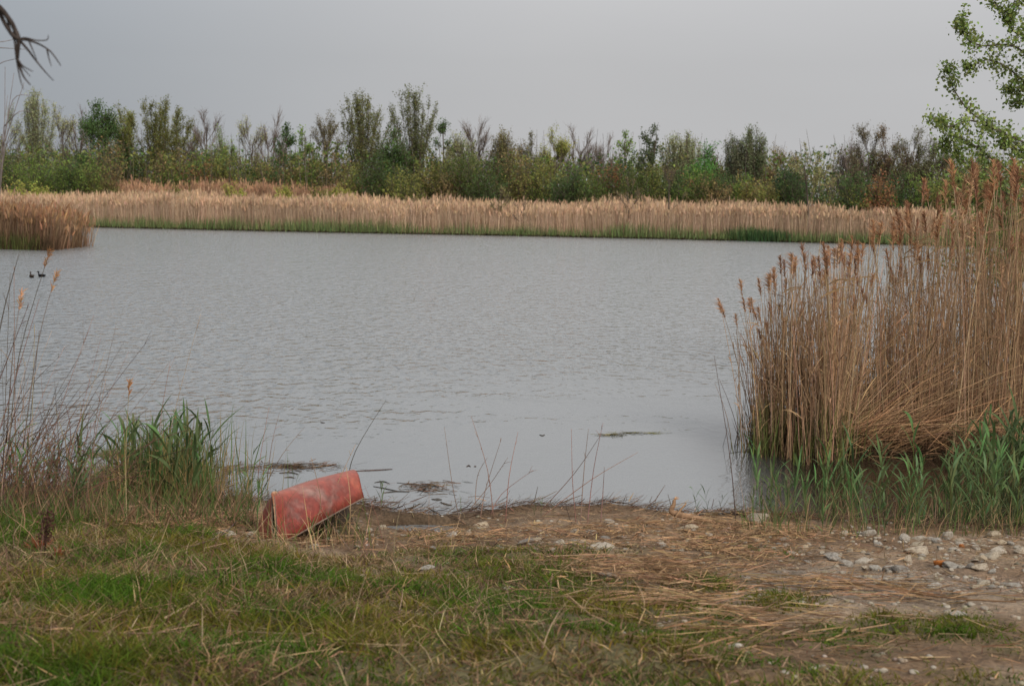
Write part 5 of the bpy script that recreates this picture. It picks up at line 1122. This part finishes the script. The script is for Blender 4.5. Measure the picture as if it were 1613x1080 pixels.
def dense_bush():   # the mass of leaves under the poplar crown, behind the plumes
    Y = 25.0; b = at_y(1590, 330, Y); root = thing('willow_bush', 'dark green leafy bush behind the tallest reed plumes', 'bush', (b[0], Y, 0)); gl = Geo(); gs = Geo()
    n = 42; tips = np.array([at_y(random.gauss(1585, 52), random.uniform(255, 430), Y + random.gauss(0, .6)) for _ in range(n)]) - np.array([b[0], Y, 0])
    stems(gs, np.stack([RNG.normal(.2, .25, n), RNG.normal(0, .25, n), np.zeros(n) - .3], 1), tips, np.linalg.norm(tips, axis=1), .022, .006, RNG.normal(0, .1, (n, 3)), 4, 4, (.09, .075, .055))
    q = np.repeat(np.arange(n), 150); Q = tips[q] * RNG.uniform(.72, 1.04, (len(q), 1)) + RNG.normal(0, .13, (len(q), 3)); leaves(gl, Q, RNG.uniform(.04, .085, len(q)), shade((.15, .20, .06), len(q), .22, .08) * (1 + RNG.normal(0, .15, n))[q][:, None], .6)
    gs.obj('stems', M_wood, root); gl.obj('crown', M_leaf, root)
dense_bush()
def bare_left():
    Y = 5.0; b = at_y(-160, 700, Y); z0 = gz(b[0], Y); base = np.array([b[0], Y, z0])
    root = thing('bare_tree', 'bare dark tree whose drooping branch enters at the upper left corner', 'tree', tuple(base))
    g = Geo(); T = np.array([at_y(a, c, Y) for a, c in ((-160, 900), (-170, 500), (-150, 100), (-140, -300), (-160, -600))]) - base; T[0, 2] = -.1; tube(g, T, [.09, .08, .07, .055, .03], 10, (.07, .055, .045), sub=4); g.obj('trunk', M_wood, root, smooth=True)
    BR = [([(-148, 60), (-70, -20), (-10, 5), (14, 30), (24, 48), (29, 62), (27, 92)], .010, .006), ([(-148, 100), (-60, -10), (-15, 0), (8, 38), (20, 56), (29, 62)], .009, .006), ([(29, 62), (45, 64), (62, 70), (78, 80), (88, 92), (96, 104)], .0045, .0015), ([(33, 66), (45, 80), (57, 96), (70, 112), (84, 127)], .0045, .0015), ([(27, 92), (32, 108), (38, 122), (48, 134)], .005, .0018), ([(28, 94), (36, 104), (52, 113)], .0035, .0012), ([(29, 62), (40, 60), (58, 64), (74, 63), (76, 56)], .0035, .0012), ([(46, 66), (52, 80), (58, 94)], .003, .001), ([(74, 78), (77, 92), (81, 105)], .003, .001), ([(22, 50), (24, 75), (27, 100), (32, 125), (37, 141)], .004, .0012), ([(10, 22), (14, 40), (18, 54), (24, 66)], .004, .0025), ([(27, 92), (34, 105), (42, 114), (48, 121)], .003, .001)]
    for pts, r0, r1 in BR:
        P = np.array([at_y(a, c, Y + RNG.normal(0, .01)) for a, c in pts]) - base; g = Geo(); tube(g, P, np.linspace(r0, r1, len(P)), 6, (.045, .035, .03), sub=4); g.obj('branch', M_wood, root, smooth=True)
    Y = 8.0; b = at_y(-30, 800, Y); z0 = gz(b[0], Y); base = np.array([b[0], Y, z0]); root = thing('bare_sapling', 'thin bare blurred sapling at the left edge below the drooping branch', 'sapling', tuple(base))
    MAIN = [[(-30, 830), (-25, 600), (-10, 420), (2, 280), (10, 200), (22, 115)], [(-20, 500), (-5, 330), (6, 220), (8, 105)], [(-8, 380), (2, 240), (12, 150)], [(0, 250), (18, 190), (38, 130)], [(-4, 300), (14, 215), (36, 205)], [(4, 230), (20, 158), (46, 150)], [(6, 200), (30, 176), (50, 178)], [(-10, 75), (10, 76), (40, 78)], [(-20, 66), (4, 66), (30, 60)], [(-15, 110), (5, 98), (30, 92)]]
    for q, pts in enumerate(MAIN):
        P = np.array([at_y(a, c, Y + RNG.normal(0, .03)) for a, c in pts]) - base; g = Geo()
        if q == 0: P[0, 2] = -.05
        tube(g, P, np.linspace(.0045 if q == 0 else .0028, .0012, len(P)), 5, (.17, .14, .13), sub=4); g.obj('stem' if q == 0 else 'branch', M_wood, root, smooth=True)
bare_left()
for o in [o for o in bpy.data.objects if o.location.z < -40 and o.parent is None]: print('unplaced', o.name)
